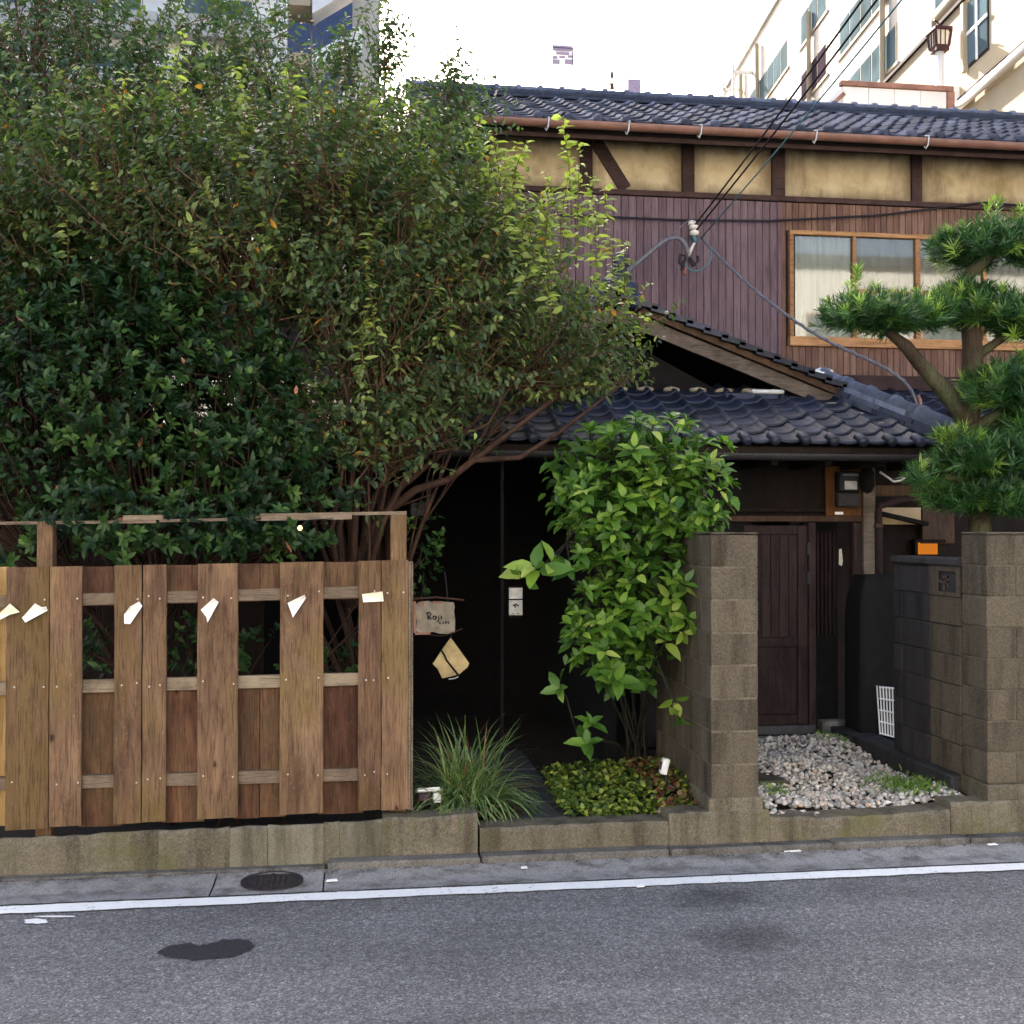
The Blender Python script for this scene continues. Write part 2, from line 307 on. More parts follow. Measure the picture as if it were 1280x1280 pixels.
M['curtain2'] = m_simple('drab_curtain', (0.24, 0.21, 0.16), 0.9, 3, 0.15, 0.1, 0, 0.2, (4, 1, 0.3))
M['stem'] = m_simple('dark_green_stem', (0.014, 0.014, 0.007), 0.7, 20, 0.3)
M['street'] = m_simple('street_render', (0.74, 0.71, 0.66), 0.85, 0.5, 0.06, 0.05)
M['bronze'] = m_simple('dark_bronze_lantern', (0.06, 0.02, 0.022), 0.6)
M['lanternglass'] = m_simple('milk_glass', (0.8, 0.7, 0.52), 0.3, 5, 0.1, 0)
M['signboard'] = m_simple('pale_sign_board', (0.24, 0.205, 0.155), 0.85, 16, 0.3, 0.2)  # tone lowered to put the entrance shade into the board's colour
M['brass'] = m_simple('dull_brass_sheet', (0.3, 0.235, 0.12), 0.35, 9, 0.35, 0.3, 0.5)  # plaque tone lowered as well, entrance shade held in the colour
M['amber'] = m_emit('lit_amber_window', (1.0, 0.3, 0.03), 0.13)
M['bulb'] = m_emit('lit_bulb', (1.0, 0.6, 0.22), 1.6)
M['bright'] = m_simple('bright_white_paint', (0.9, 0.9, 0.9), 0.8, 1, 0.01, 0)
M['tanwall'] = m_simple('tan_stucco', (0.5, 0.36, 0.2), 0.9, 4, 0.2)
def glasspane():
    t = NT('window_pane'); t.bsdf((0.8, 0.85, 0.85), 0.05, None, spec=0.5); t.b.inputs['Transmission Weight'].default_value = 1; t.b.inputs['IOR'].default_value = 1.02
    tp = t.n('ShaderNodeBsdfTransparent'); gl = t.n('ShaderNodeBsdfGlossy'); gl.inputs['Roughness'].default_value = 0.03; mx = t.n('ShaderNodeMixShader'); mx.inputs[0].default_value = 0.06
    tp.inputs[0].default_value = (0.86, 0.88, 0.86, 1); t.l(tp.outputs[0], mx.inputs[1]); t.l(gl.outputs[0], mx.inputs[2]); t.l(mx.outputs[0], t.out.inputs[0]); return t.m
M['pane'] = glasspane()
M['leaf_tree'] = m_leaf('tree_leaf', [(0, (0.02, 0.04, 0.018)), (0.35, (0.052, 0.088, 0.03)), (0.65, (0.1, 0.142, 0.045)), (0.86, (0.19, 0.235, 0.075)), (0.955, (0.32, 0.4, 0.11)), (0.975, (0.45, 0.22, 0.03)), (1, (0.38, 0.14, 0.02))], 0.45, 0.4)
M['leaf_back'] = m_leaf('back_tree_leaf', [(0, (0.02, 0.045, 0.025)), (0.6, (0.055, 0.1, 0.045)), (1, (0.12, 0.17, 0.06))], 0.45, 0.4)
M['leaf_shrub'] = m_leaf('evergreen_leaf', [(0, (0.006, 0.018, 0.005)), (0.6, (0.016, 0.045, 0.011)), (0.9, (0.042, 0.09, 0.018)), (0.99, (0.08, 0.14, 0.03)), (1, (0.35, 0.14, 0.08))], 0.45, 0.2, spec=0.25)
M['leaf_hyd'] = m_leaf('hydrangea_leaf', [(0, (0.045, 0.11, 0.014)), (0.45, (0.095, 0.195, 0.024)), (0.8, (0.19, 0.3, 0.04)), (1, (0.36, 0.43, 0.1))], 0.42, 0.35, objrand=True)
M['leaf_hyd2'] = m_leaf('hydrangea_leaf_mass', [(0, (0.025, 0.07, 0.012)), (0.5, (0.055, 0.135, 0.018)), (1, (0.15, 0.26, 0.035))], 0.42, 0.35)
M['leaf_grass'] = m_leaf('striped_grass_blade', [(0, (0.025, 0.065, 0.015)), (0.55, (0.06, 0.14, 0.03)), (0.75, (0.2, 0.28, 0.09)), (0.85, (0.6, 0.63, 0.4)), (1, (0.22, 0.1, 0.04))], 0.45, 0.25)
M['leaf_cover'] = m_leaf('ground_cover_leaf', [(0, (0.015, 0.04, 0.01)), (0.4, (0.07, 0.12, 0.018)), (0.7, (0.2, 0.25, 0.035)), (0.86, (0.3, 0.33, 0.06)), (0.93, (0.18, 0.09, 0.04)), (1, (0.12, 0.035, 0.025))], 0.45, 0.3)
M['leaf_pine'] = m_leaf('podocarp_leaf', [(0, (0.012, 0.042, 0.012)), (0.6, (0.035, 0.105, 0.026)), (0.85, (0.075, 0.17, 0.034)), (1, (0.28, 0.42, 0.07))], 0.38, 0.25)
M['leaf_weed'] = m_leaf('weed_leaf', [(0, (0.05, 0.12, 0.02)), (1, (0.2, 0.3, 0.05))], 0.5, 0.3)
def stones():
    t = NT('pebble'); f = t.n('ShaderNodeAttribute', attribute_name='tint').outputs['Fac']; n = t.noise(t.coord(rnd=False), 60, 4)
    col = t.ramp(f, [(0, (0.2, 0.19, 0.17)), (0.4, (0.42, 0.4, 0.36)), (0.8, (0.58, 0.55, 0.5)), (0.93, (0.5, 0.36, 0.27)), (1, (0.68, 0.66, 0.62))])
    return t.bsdf(t.mix(0.4, col, t.mix(1.0, col, t.ramp(n, [(0.3, (0.5,) * 3), (0.7, (1.3,) * 3)]), 'MULTIPLY')), 0.75, n, 0.3, 0.003)
M['pebble'] = stones()
# ------------------------------------------------------------------ foliage helpers
LT8 = (np.array([(0,0,0),(.3,-.5,.08),(.3,0,0),(.3,.5,.08),(.68,-.4,.03),(.68,0,-.06),(.68,.4,.03),(1,0,-.16)]),
       [(0,1,2),(0,2,3),(1,4,2),(4,5,2),(2,5,3),(5,6,3),(4,7,5),(5,7,6)])
LT4 = (np.array([(0,0,0),(.45,-.5,.07),(.45,0,-.02),(.45,.5,.07),(1,0,-.14)]), [(0,1,2),(0,2,3),(1,4,2),(2,4,3)])
LTN = (np.array([(0,-.35,0),(0,.35,0),(.55,-.5,.02),(.55,.5,.02),(1,0,-.05)]), [(0,2,1),(2,3,1),(2,4,3)])
def unit(a): return a / np.maximum(np.linalg.norm(a, axis=-1, keepdims=True), 1e-9)
def cloud_mesh(name, tpl, pos, d, n, L, W, tint):
    T, F = tpl; d = unit(d); s = unit(np.cross(d, n)); nn = np.cross(s, d); N = len(pos)
    V = pos[:, None, :] + d[:, None, :] * (T[None, :, 0:1] * L[:, None, None]) + s[:, None, :] * (T[None, :, 1:2] * W[:, None, None]) + nn[:, None, :] * (T[None, :, 2:3] * L[:, None, None])
    F = np.array(F); FF = (F[None] + (np.arange(N) * len(T))[:, None, None]).reshape(-1, 3)
    me = bpy.data.meshes.new(name); V = V.reshape(-1, 3)
    me.vertices.add(len(V)); me.vertices.foreach_set('co', V.astype(np.float32).ravel())
    me.loops.add(FF.size); me.loops.foreach_set('vertex_index', FF.astype(np.int32).ravel())
    me.polygons.add(len(FF)); me.polygons.foreach_set('loop_start', np.arange(0, FF.size, 3, dtype=np.int32))
    me.update(calc_edges=True); me.validate()
    at = me.attributes.new('tint', 'FLOAT', 'POINT'); at.data.foreach_set('value', np.repeat(tint, len(T)).astype(np.float32))
    me.shade_smooth(); return me
def rdir(n):
    a = rng.normal(size=(n, 3)); return unit(a)
def in_ellipsoids(ells, n, shell=0.45):
    vol = np.array([e[3] * e[4] * e[5] * (e[6] if len(e) > 6 else 1) for e in ells]); vol = vol / vol.sum(); out = []
    for e, f in zip(ells, vol):
        k = int(n * f) + 1; c = np.array(P(e[0], e[1], e[2])); r = rng.random(k) ** shell
        out.append(c + rdir(k) * r[:, None] * np.array([e[3], e[5], e[4]]))
    return np.concatenate(out)
# ================================================================== GROUND, ROAD, GUTTER
def sheet(name, mat, x0, x1, y0, y1, z, nx=1, ny=1, kind='structure'):
    b = MB(); vs = [(x0 + (x1-x0)*i/nx, y0 + (y1-y0)*j/ny, z) for j in range(ny+1) for i in range(nx+1)]
    b.add(vs, [(j*(nx+1)+i, j*(nx+1)+i+1, (j+1)*(nx+1)+i+1, (j+1)*(nx+1)+i) for j in range(ny) for i in range(nx)])
    o = b.build(name, mat); o['kind'] = kind; return o
sheet('ground', M['soil'], -600, 600, -600, 900, -0.02)
sheet('road', M['asphalt'], -60, 60, -12.5, -0.46, 0.0)
mb = MB()
xs = np.linspace(-4, 5.5, 90); gx = []
# gutter: slabs with joints
gut = tag(thing('drain_gutter', 'pale concrete gutter channel between kerb and white line', 'gutter'), kind='structure')
del gut['category']
edges = [-12, -4.2, G(265, 1112).x, G(405, 1100).x, 5.2, 12]
for a, b in zip(edges[:-1], edges[1:]):
    m = MB(); m.add([(a+.004, -.47, .006), (b-.004, -.47, .006), (b-.004, -.3, -.002), (a+.004, -.3, -.002), (b-.004, -.1, .012), (a+.004, -.1, .012)], [(0,1,2,3),(3,2,4,5)])
    m.build('slab', M['gutter'], gut)
m = MB(); v = []
xs = np.linspace(-14, 14, 420)
for x in xs:
    j = math.sin(x * 9) * .004 + math.sin(x * 31) * .003
    v += [(x, -.615 + j + random.uniform(-.003, .003), .008), (x, -.498 + random.uniform(-.004, .004), .008)]
m.add(v, [(2*i, 2*i+2, 2*i+3, 2*i+1) for i in range(len(xs)-1)]); o = m.build('white_line', M['paint']); o['kind'] = 'structure'
def blob(name, mat, pts, z, parent=None):
    m = MB(); m.add([(p.x, p.y, z) for p in pts], [tuple(range(len(pts)))]); return m.build(name, mat, parent)
for k, (cx, cy, rx, ry) in enumerate([(45, 1153, 17, 3.5), (70, 1147, 30, 1.2)]):
    pts = [G(cx + rx * math.cos(a) * random.uniform(.75, 1.1), cy + ry * math.sin(a) * random.uniform(.7, 1.1)) for a in np.linspace(0, 2*math.pi, 18)[:-1]]
    o = blob('paint_mark', M['paint'], pts[::-1], .006); o['kind'] = 'structure'
pts = [(195,1192),(207,1185),(226,1181),(240,1180),(249,1183),(262,1181),(276,1177),(296,1175),(312,1177),(319,1184),(308,1191),(292,1197),(270,1199),(246,1202),(224,1199),(205,1197)]
pp = []
for (a, b), (c, d) in zip(pts, pts[1:] + pts[:1]):
    for t in (0, .33, .66): pp.append(G(a + (c-a)*t + random.uniform(-1.5, 1.5), b + (d-b)*t + random.uniform(-1, 1)))
o = blob('asphalt_patch', M['patch'], pp[::-1], .006); o['kind'] = 'structure'
# kerb lip
kerb = tag(thing('kerb', None, None), kind='structure')
ke = [-1.05, G(597, 1070).x, .9, 1.9, 2.75, 3.7, 5.2, 8]
for i, (a, b) in enumerate(zip(ke[:-1], ke[1:])):
    rbox('kerbstone', M['kerb'], kerb, a+.003, b-.003, -.115, -.003, -.05, .045 + .004*(i % 2), .012, jit=.003, seed=i)
rbox('kerbstone', M['kerb'], kerb, -9, -1.056, -.08, -.003, -.05, .018, .01)
# litter on the gutter
for px, py, l in ((415, 1101, .06), (655, 1085, .035), (990, 1064, .1), (1240, 1056, .06), (800, 1108, .04)):
    p = G(px, py, .012); m = MB(); m.prism([p + Vector((-l/2, -.012, .0)), p + Vector((l/2, -.016, .002)), p + Vector((l/2.4, .012, .004)), p + Vector((-l/2.2, .01, .001))], (0, 0, 1), .004)
    tag(m.build('litter_scrap', M['paper']), 'tiny pale scrap of litter lying at the road edge', 'litter', 'litter scraps along the gutter')
# grit and dry leaf crumbs lying along the kerb
N = 700; dx = rng.uniform(-3.3, 3.8, N); dy = np.where(dx > -1.05, -.118, -.083) - np.abs(rng.normal(0, .035, N)); me = cloud_mesh('grit', LT4, np.stack([dx, dy, rng.uniform(.012, .018, N)], 1), unit(rdir(N)*np.array([1, 1, .12])), np.tile([0, 0, 1.0], (N, 1)), rng.uniform(.006, .028, N), rng.uniform(.004, .012, N), rng.random(N))
t = NT('leaf_crumb'); t.bsdf(t.ramp(t.n('ShaderNodeAttribute', attribute_name='tint').outputs['Fac'], [(0, (0.03, 0.025, 0.018)), (0.7, (0.1, 0.065, 0.035)), (1, (0.25, 0.2, 0.13))]), 0.9)
tag(put('kerb_debris', me, t.m), 'grit and dry leaf crumbs gathered along the kerb', 'debris', kind='stuff')
# manhole cover
c = G(340, 1103); mh = thing('manhole_cover', 'small round dark iron cover set in the gutter', 'manhole cover', (c.x, c.y, 0))
m = MB(); n = 32; rr = .165
ring = lambda r, z: [(c.x + r*math.cos(2*math.pi*i/n), c.y + r*math.sin(2*math.pi*i/n), z) for i in range(n)]
m.add(ring(rr, .004) + ring(rr, .013) + ring(rr*.9, .013) + ring(rr*.88, .008), [(k*n+i, k*n+(i+1)%n, (k+1)*n+(i+1)%n, (k+1)*n+i) for k in range(3) for i in range(n)])
m.build('rim', M['iron'], mh)
m = MB(); m.add(ring(rr*.87, .009), [tuple(range(n))])
for i in range(-4, 5):
    for j in range(-4, 5):
        if (i*i + j*j) < 17: m.box(c.x+i*.03-.009, c.x+i*.03+.009, c.y+j*.03-.009, c.y+j*.03+.009, .009, .0125)
m.build('cover_plate', M['iron'], mh)
# garden earth behind the footing
o = sheet('garden_ground', M['soil'], -9, 9, .055, 9, .12)
# ================================================================== FOOTING WALL
fw = thing('footing_wall', 'low weathered concrete footing wall along the road under fence and pillars', 'low wall')
X = lambda px, py=1030, Y=0: P(px, py, Y).x
segs = [(-60,-8.0,.2,.205,'footing'),(-8,X(0),.205,.21,'footing'),(X(0),X(198),.21,.225,'footing'),(X(198.3),X(286.5),.228,.23,'footing'),(X(287),X(334),.23,.232,'patchcon'),
        (X(334.4),X(404.6),.234,.238,'patchcon'),(X(404.9),X(424.6),.236,.24,'footing'),(X(424.9),X(478.6),.242,.246,'patchcon'),(X(478.8),X(597),.25,.262,'footing'),
        (X(600),X(836),.178,.185,'footing'),(X(836.5),X(962),.222,.23,'footing'),(X(962.5),X(1188),.185,.19,'footing'),(X(1188.5),9,.232,.24,'footing')]
for i, (a, b, z0, z1, mt) in enumerate(segs):
    if i == 0: continue
    n = max(2, int((b - a) / .07)); rows = [-.03, .05, .1, None]; m = MB(); vs = []; rd = random.Random(i)
    off = rd.uniform(-.002, .002); BK = .05 if i <= 7 else .2
    for k in range(n + 1):
        x = a + (b-a)*k/n; zt = z0 + (z1-z0)*k/n + rd.uniform(-.006, .006)
        if i == 11: zt -= .02 * math.exp(-((k/n-.45)/.3)**2)
        e = -.0
        vs += [(x, off + rd.uniform(-.004,.004) - .012, -.05), (x, off + rd.uniform(-.005,.005), .07), (x, off + rd.uniform(-.005,.005), zt-.02), (x, off + .016 + rd.uniform(-.004,.004), zt), (x, BK, zt-.004), (x, BK, -.05)]
    m.add(vs, [(k*6+j, (k+1)*6+j, (k+1)*6+(j+1)%6, k*6+(j+1)%6) for k in range(n) for j in range(6)] + [(5,4,3,2,1,0), tuple(n*6+j for j in range(6))])
    m.build('footing_segment', M[mt], fw)
# ================================================================== WOODEN FENCE
fence = thing('wooden_fence', 'weathered brown board fence with open slots and a top rail', 'fence', (P(250, 1020, .1).x, .1, .2))
YF = .1
def zf(px, py): return P(px, py, YF).z
def board(name, mat, x0, x1, yc, yth, zb0, zb1, zt0, zt1, seed=0, cup=.003, split=None):
    # a plank with slightly wavy edges; bottom and top may slope
    rd = random.Random(seed); n = 12; m = MB(); vs = []
    for k in range(n + 1):
        t = k / n; zl = zb0 + (zt0-zb0)*t; zr = zb1 + (zt1-zb1)*t; wl = rd.uniform(-.0018, .0018); wr = rd.uniform(-.0018, .0018)
        for xx, zz, yy in ((x0+wl, zl, yc-yth/2+.002), (x0+wl+.004, zl, yc-yth/2), ((x0+x1)/2, (zl+zr)/2, yc-yth/2-cup), (x1+wr-.004, zr, yc-yth/2), (x1+wr, zr, yc-yth/2+.002), (x1+wr, zr, yc+yth/2), (x0+wl, zl, yc+yth/2)):
            vs.append((xx, yy, zz))
    m.add(vs, [(k*7+j, k*7+(j+1)%7, (k+1)*7+(j+1)%7, (k+1)*7+j) for k in range(n) for j in range(7)] + [tuple(range(6,-1,-1)), tuple(n*7+j for j in range(7))])
    return m.build(name, mat, fence)
fronts = [(-62,-8),(8,61.5),(62.5,102.5),(143,177),(178.5,208),(247,297.5),(350,404),(448,476),(477,510)]
def topy(px): return 709.5 - px * 9.5 / 510
def boty(px): return 1037 - px * 27 / 510
nails = MB()
def nail(px, py):
    p = P(px, py, YF - .0165); nails.box(p.x-.004, p.x+.004, p.y-.003, p.y+.003, p.z-.004, p.z+.004)
for i, (a, b) in enumerate(fronts):
    xa, xb = P(a, 860, YF).x, P(b, 860, YF).x; dz = random.uniform(-.006, .006)
    board('fence_board', M['fence'], xa, xb, YF, .024, zf(a, boty(a)) + dz, zf(b, boty(b)) + dz, zf(a, topy(a)), zf(b, topy(b)), i)
    for (ry) in (749, 857, 976):
        for px in (a + 8, b - 7):
            if random.random() < .75: nail(px + random.uniform(-2, 2), ry - (px-150)*.028 + random.uniform(-3, 3))
gaps = [(-8,8,'fence_new'),(102.5,143,'fence_red'),(208,247,'fence_red'),(297.5,350,'fence_red'),(404,448,'fence_red')]
for i, (a, b, mt) in enumerate(gaps):
    xa, xb = P(a, 860, YF).x - .03, P(b, 860, YF).x + .03; sl = lambda py, px: py - (px - 125) * .027
    yb = YF + .068
    if i == 0: board('back_board', M[mt], xa, xb, yb, .02, zf(a, 1036), zf(b, 1035), zf(a, 709), zf(b, 709), 50); continue
    z = lambda py: P((a+b)/2, sl(py, (a+b)/2), yb).z
    bt = boty((a+b)/2) + 2
    for q, (p0, p1) in enumerate(((757, topy((a+b)/2) + 1), (bt, 859))):
        zb, zt = P((a+b)/2, p0 if q else sl(p0, (a+b)/2), yb).z, P((a+b)/2, p1 if not q else sl(p1, (a+b)/2), yb).z
        if i in (3,):
            xm = xa + (xb-xa)*.5; board('back_board', M[mt], xa, xm-.0015, yb, .02, zb, zb, zt, zt, 60+i*3+q); board('back_board', M[mt], xm+.0015, xb, yb, .02, zb+.004, zb+.004, zt, zt, 70+i*3+q)
        else: board('back_board', M[mt], xa, xb, yb, .02, zb, zb, zt, zt, 60+i*3+q)
for k, (c0, h) in enumerate(((748.5, 13), (857, 14), (976, 14))):
    ang = .027; yr = YF + .036
    a = P(-120, c0 + 245*ang, yr); b = P(510, c0 - 385*ang, yr)
    m = MB(); m.bar((a.x, yr, a.z), (b.x, yr, b.z), .04, h / 200.0); m.build('rail', M['rail'], fence)
nails.build('nail_heads', M['metal'], fence)['kind'] = 'stuff'
# posts and top rail
for (a, b, yt, yb) in ((46, 66, 651, 1046), (488, 508, 643, 1018)):
    yp = YF + .075; xa, xb = P(a, 800, yp).x, P(b, 800, yp).x
    rbox('post', M['fence'], fence, xa, xb, YF+.062 if a > 100 else YF+.062, YF+.15, .1, P(a, yt, yp).z, .004)
def trail(p0, p1, y, w, h, mt='rail'):
    a, b = P(*p0, y), P(*p1, y); m = MB(); m.bar(a, b, w, h); m.build('top_rail', M[mt], fence)
trail((-90, 655), (196, 652), YF + .1, .05, .017); trail((155, 647.5), (205, 646.5), YF + .1, .06, .028); trail((200, 651), (330, 648.5), YF+.1, .05, .017)
trail((320, 647.5), (440, 645.5), YF + .09, .05, .034); trail((320, 644.2), (508, 641), YF + .105, .07, .018)
# right edge strips
for px, yy, w_ in ((511, YF+.0, .012), (514, YF+.04, .012)):
    x = P(px, 850, yy).x; rbox('edge_strip', M['rail'], fence, x-w_/2+.004, x+w_/2+.004, yy-.012, yy+.1, P(px, 1012, yy).z, P(px, 702, yy).z, .002)
# paper scraps pinned to the boards
def paper(name, pts, ctr, curl, label, mat, y=YF-.03):
    # pts: outline px; curled about a vertical-ish axis
    q = [P(a, b, y) for a, b in pts]; c_ = sum(q, Vector()) / len(q); m = MB(); k = len(q)
    f = [p + Vector((0, -curl * ((i % 2) * 1.0 + .25), 0)) for i, p in enumerate(q)]
    f2 = [p + Vector((0, .0016, 0)) for p in f]; cc = c_ + Vector((0, .012, 0))
    m.add(f + [cc] + f2 + [cc + Vector((0, .0016, 0))], [(i, (i+1) % k, k) for i in range(k)] + [(k+1+(i+1) % k, k+1+i, 2*k+1) for i in range(k)] + [(i, k+1+i, k+1+(i+1) % k, (i+1) % k) for i in range(k)])
    tag(m.build(name, mat), label, 'paper')
paper('paper_scrap', [(-4,770),(14,754),(25,765),(14,768),(-2,776)], 0, .02, 'yellowed curled paper scrap pinned over the newest yellow board', M['paper_old'])
paper('paper_scrap', [(28,772),(46,753.5),(53,759),(60,757.5),(60,763),(34,777.5)], 0, .03, 'curled paper scrap with folded corner pinned on grey knotty board', M['paper'])
paper('paper_scrap', [(155.5,768),(164,757.5),(174,752),(179.5,757),(163,780),(157,779)], 0, .03, 'crumpled paper scrap pinned on the double board with a branch-like stain', M['paper'])
paper('paper_scrap', [(251,762),(268,747),(273.5,752.5),(260.5,777.5),(258,771)], 0, .03, 'kite shaped paper scrap pinned on the board between dark slots', M['paper'])
paper('paper_scrap', [(359.5,753.5),(381,743),(382.5,747.5),(366.5,771.5),(364,765)], 0, .03, 'pointed paper scrap pinned on the golden mossy board', M['paper'])
paper('paper_scrap', [(452.5,742.5),(478,739),(479.5,751.5),(454,752.5)], 0, .02, 'flat rectangular paper scrap pinned on the end board of the fence', M['paper_old'])
# ================================================================== BLOCK PILLAR (left of gate) AND BLOCK WALL (right)
ZP = P(920, 668, .03).z
def blockwall(root, x0, x1, y0, y1, z0, courses, h, mat, jm, dark_after=None, bl=.39):
    # outer shell of blocks around a mortar core; blocks along y on the faces
    m = MB(); m.box(x0+.006, x1-.006, y0+.006, y1-.006, z0, z0 + courses*h - .006); m.build('mortar_core', jm, root)
    for c_ in range(courses):
        zc = z0 + c_*h; off = 0 if c_ % 2 == 0 or (y1-y0) < .5 else bl/2
        ys = [y0]; y = y0 + (off if off else bl)
        while y < y1 - .08: ys.append(y); y += bl
        ys.append(y1)
        for k, (a, b) in enumerate(zip(ys[:-1], ys[1:])):
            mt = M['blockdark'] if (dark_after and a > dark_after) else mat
            rbox('block', mt, root, x0, x1, a+.0035, b-.0035, zc+.0035, zc+h-.0035, .005, jit=.0015, seed=(c_*7+k) % 9)
xl, xr = P(889, 850, .03).x, P(948, 850, .03).x
pl = thing('block_pillar', 'concrete block pillar beside the leafy shrub, end of a garden wall', 'pillar', ((xl+xr)/2, .03, .23))
rbox('plinth', M['footing'], pl, xl-.012, xr+.025, .015, 1.3, .2, .3, .01, jit=.004, seed=3)
nb = 8; hb = (ZP - .3) / nb
blockwall(pl, xl, xr, .03, 1.29, .3, nb, hb, M['block'], M['mortar'])
rbox('cap', M['block'], pl, xl-.002, xr+.002, .027, 1.295, ZP, ZP+.012, .006)
x2 = P(1234, 850, .05).x; yb2 = .345
ZR = P(1240, 668, .05).z
pr = thing('gate_pillar', 'concrete block gate pillar standing beside the white gravel and the pruned tree', 'pillar', (x2+.25, .05, .23))
rbox('plinth', M['footing'], pr, x2-.015, x2+.5, .035, yb2+.01, .2, .325, .01, jit=.004, seed=4)
hb2 = (ZR - .325) / 8
m = MB(); m.box(x2+.006, x2+.484, .056, yb2-.006, .325, ZR-.006); m.build('mortar_core', M['mortar'], pr)
for c_ in range(8):
    zc = .325 + c_*hb2
    for a, b in (((x2, x2+.3), (x2+.3, x2+.49)) if c_ % 2 else ((x2, x2+.19), (x2+.19, x2+.49))):
        rbox('block', M['block'], pr, a+(.0035 if a > x2 else 0), b-.0035, .05, yb2, zc+.0035, zc+hb2-.0035, .005, jit=.0015, seed=c_)
rbox('cap', M['block'], pr, x2-.003, x2+.49, .046, yb2+.004, ZR, ZR+.014, .007)
# low side wall running back from the gate pillar
sw = thing('side_wall', 'low dark concrete block wall with a pierced block behind the gate pillar', 'wall', (x2+.06, .8, .2))
ZS = P(1204, 698, yb2).z
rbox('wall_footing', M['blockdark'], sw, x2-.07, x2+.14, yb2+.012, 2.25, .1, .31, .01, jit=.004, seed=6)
hs = (ZS - .06 - .31) / 7
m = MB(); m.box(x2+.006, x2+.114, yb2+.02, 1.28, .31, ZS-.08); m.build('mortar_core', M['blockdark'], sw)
ys = [yb2+.014, yb2+.014+.4, yb2+.014+.8, 1.29]
for c_ in range(7):
    for k in range(3):
        a, b = ys[k], ys[k+1]
        if c_ == 6 and k == 0:   # the pierced block: a frame with openings
            z0, z1 = .31+c_*hs, .31+(c_+1)*hs
            m = MB(); m.box(x2-.004, x2+.002, a+.003, a+.05, z0, z1); m.box(x2-.004, x2+.002, b-.12, b-.003, z0, z1); m.box(x2-.004, x2+.002, a+.05, b-.12, z0, z0+.025); m.box(x2-.004, x2+.002, a+.05, b-.12, z1-.03, z1)
            mid = (a+b)/2-.04; zz = (z0+z1)/2
            m.box(x2-.004, x2+.002, mid-.01, mid+.06, zz+.02, zz+.035); m.box(x2-.004, x2+.002, mid-.01, mid+.005, zz-.04, zz+.035); m.box(x2-.004, x2+.002, mid-.01, b-.12, zz-.012, zz+.003); m.box(x2-.004, x2+.002, mid+.04, mid+.055, zz-.06, zz+.003)
            m.build('pierced_block', M['block'], sw); continue
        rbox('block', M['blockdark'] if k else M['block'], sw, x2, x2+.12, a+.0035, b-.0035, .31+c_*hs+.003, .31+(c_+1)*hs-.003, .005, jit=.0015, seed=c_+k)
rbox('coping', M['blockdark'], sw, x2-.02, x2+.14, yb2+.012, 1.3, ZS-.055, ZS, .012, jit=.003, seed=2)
# ================================================================== PATH, GRAVEL
xp0, xp1 = P(622, 1025, .2).x, P(716, 1025, .2).x
for i, (a, b) in enumerate(((.21, .62), (.63, 1.05), (1.06, 1.6), (1.61, 2.3))):
    o = rbox('path_slab', M['slate'], None, xp0 - .02, xp1, a, b, .08, .168 + .003*(i % 2), .008, jit=.003, seed=i); o['kind'] = 'structure'
ico = bmesh.new(); bmesh.ops.create_icosphere(ico, subdivisions=1, radius=1); iv = np.array([v.co[:] for v in ico.verts]); ifc = np.array([[v.index for v in f.verts] for f in ico.faces]); ico.free()
def pebbles(name, pts, r, label):
    N = len(pts); s = r[:, None] * rng.uniform(.6, 1.15, (N, 3)); s[:, 2] *= .75
    V = iv[None] * s[:, None] * (1 + rng.normal(0, .12, (N, len(iv), 1))); a = rng.random(N) * 6.28; ca, sa = np.cos(a)[:, None], np.sin(a)[:, None]
    V = np.stack([V[..., 0]*ca - V[..., 1]*sa, V[..., 0]*sa + V[..., 1]*ca, V[..., 2]], -1) + pts[:, None]
    F = (ifc[None] + (np.arange(N) * len(iv))[:, None, None]).reshape(-1, 3)
    me = bpy.data.meshes.new(name); me.from_pydata(V.reshape(-1, 3).tolist(), [], F.tolist()); at = me.attributes.new('tint', 'FLOAT', 'POINT')
    at.data.foreach_set('value', np.repeat(rng.random(N), len(iv)).astype(np.float32)); me.shade_smooth()
    return tag(put(name, me, M['pebble']), label, 'gravel', kind='stuff')
N = 4200; gxs = rng.uniform(xr + .03, x2 - .06, N); gys = .06 + 2.2 * rng.random(N) ** 1.0
hz = .175 + .05 * np.clip(gys / 2.2, 0, 1) + .03 * np.sin(gxs * 5) * np.sin(gys * 4) + rng.uniform(-.012, .014, N)
hz -= .03 * (gys < .2)
pebbles('gravel', np.stack([gxs, gys, hz], 1), rng.uniform(.013, .026, N), 'white and tan pebbles spread between the pillars before the door')
sheet('gravel_bed', M['soil'], xr + .01, x2 - .05, .2, 2.3, .15)
p = P(985, 972, .9); o = rbox('stepping_stone', M['block'], None, xr + .04, xr + .48, .75, 1.05, .15, .222, .012, jit=.006, seed=2)
tag(o, 'flat grey stepping stone half buried in the pebbles', 'stone')
# ================================================================== HOUSE
house = thing('house', 'old two storey timber house with tiled roofs, purple brown siding and ochre plaster', 'house', (2.5, 2.4, .12))
YW = 5.0
xw0 = P(603, 300, YW).x; xw1 = 7.6
zz = lambda py, px=900: P(px, py, YW).z
z_sb, z_st, z_pb, z_pt, z_hd = zz(468, 1000), zz(250), zz(243), zz(183), zz(183) + .09
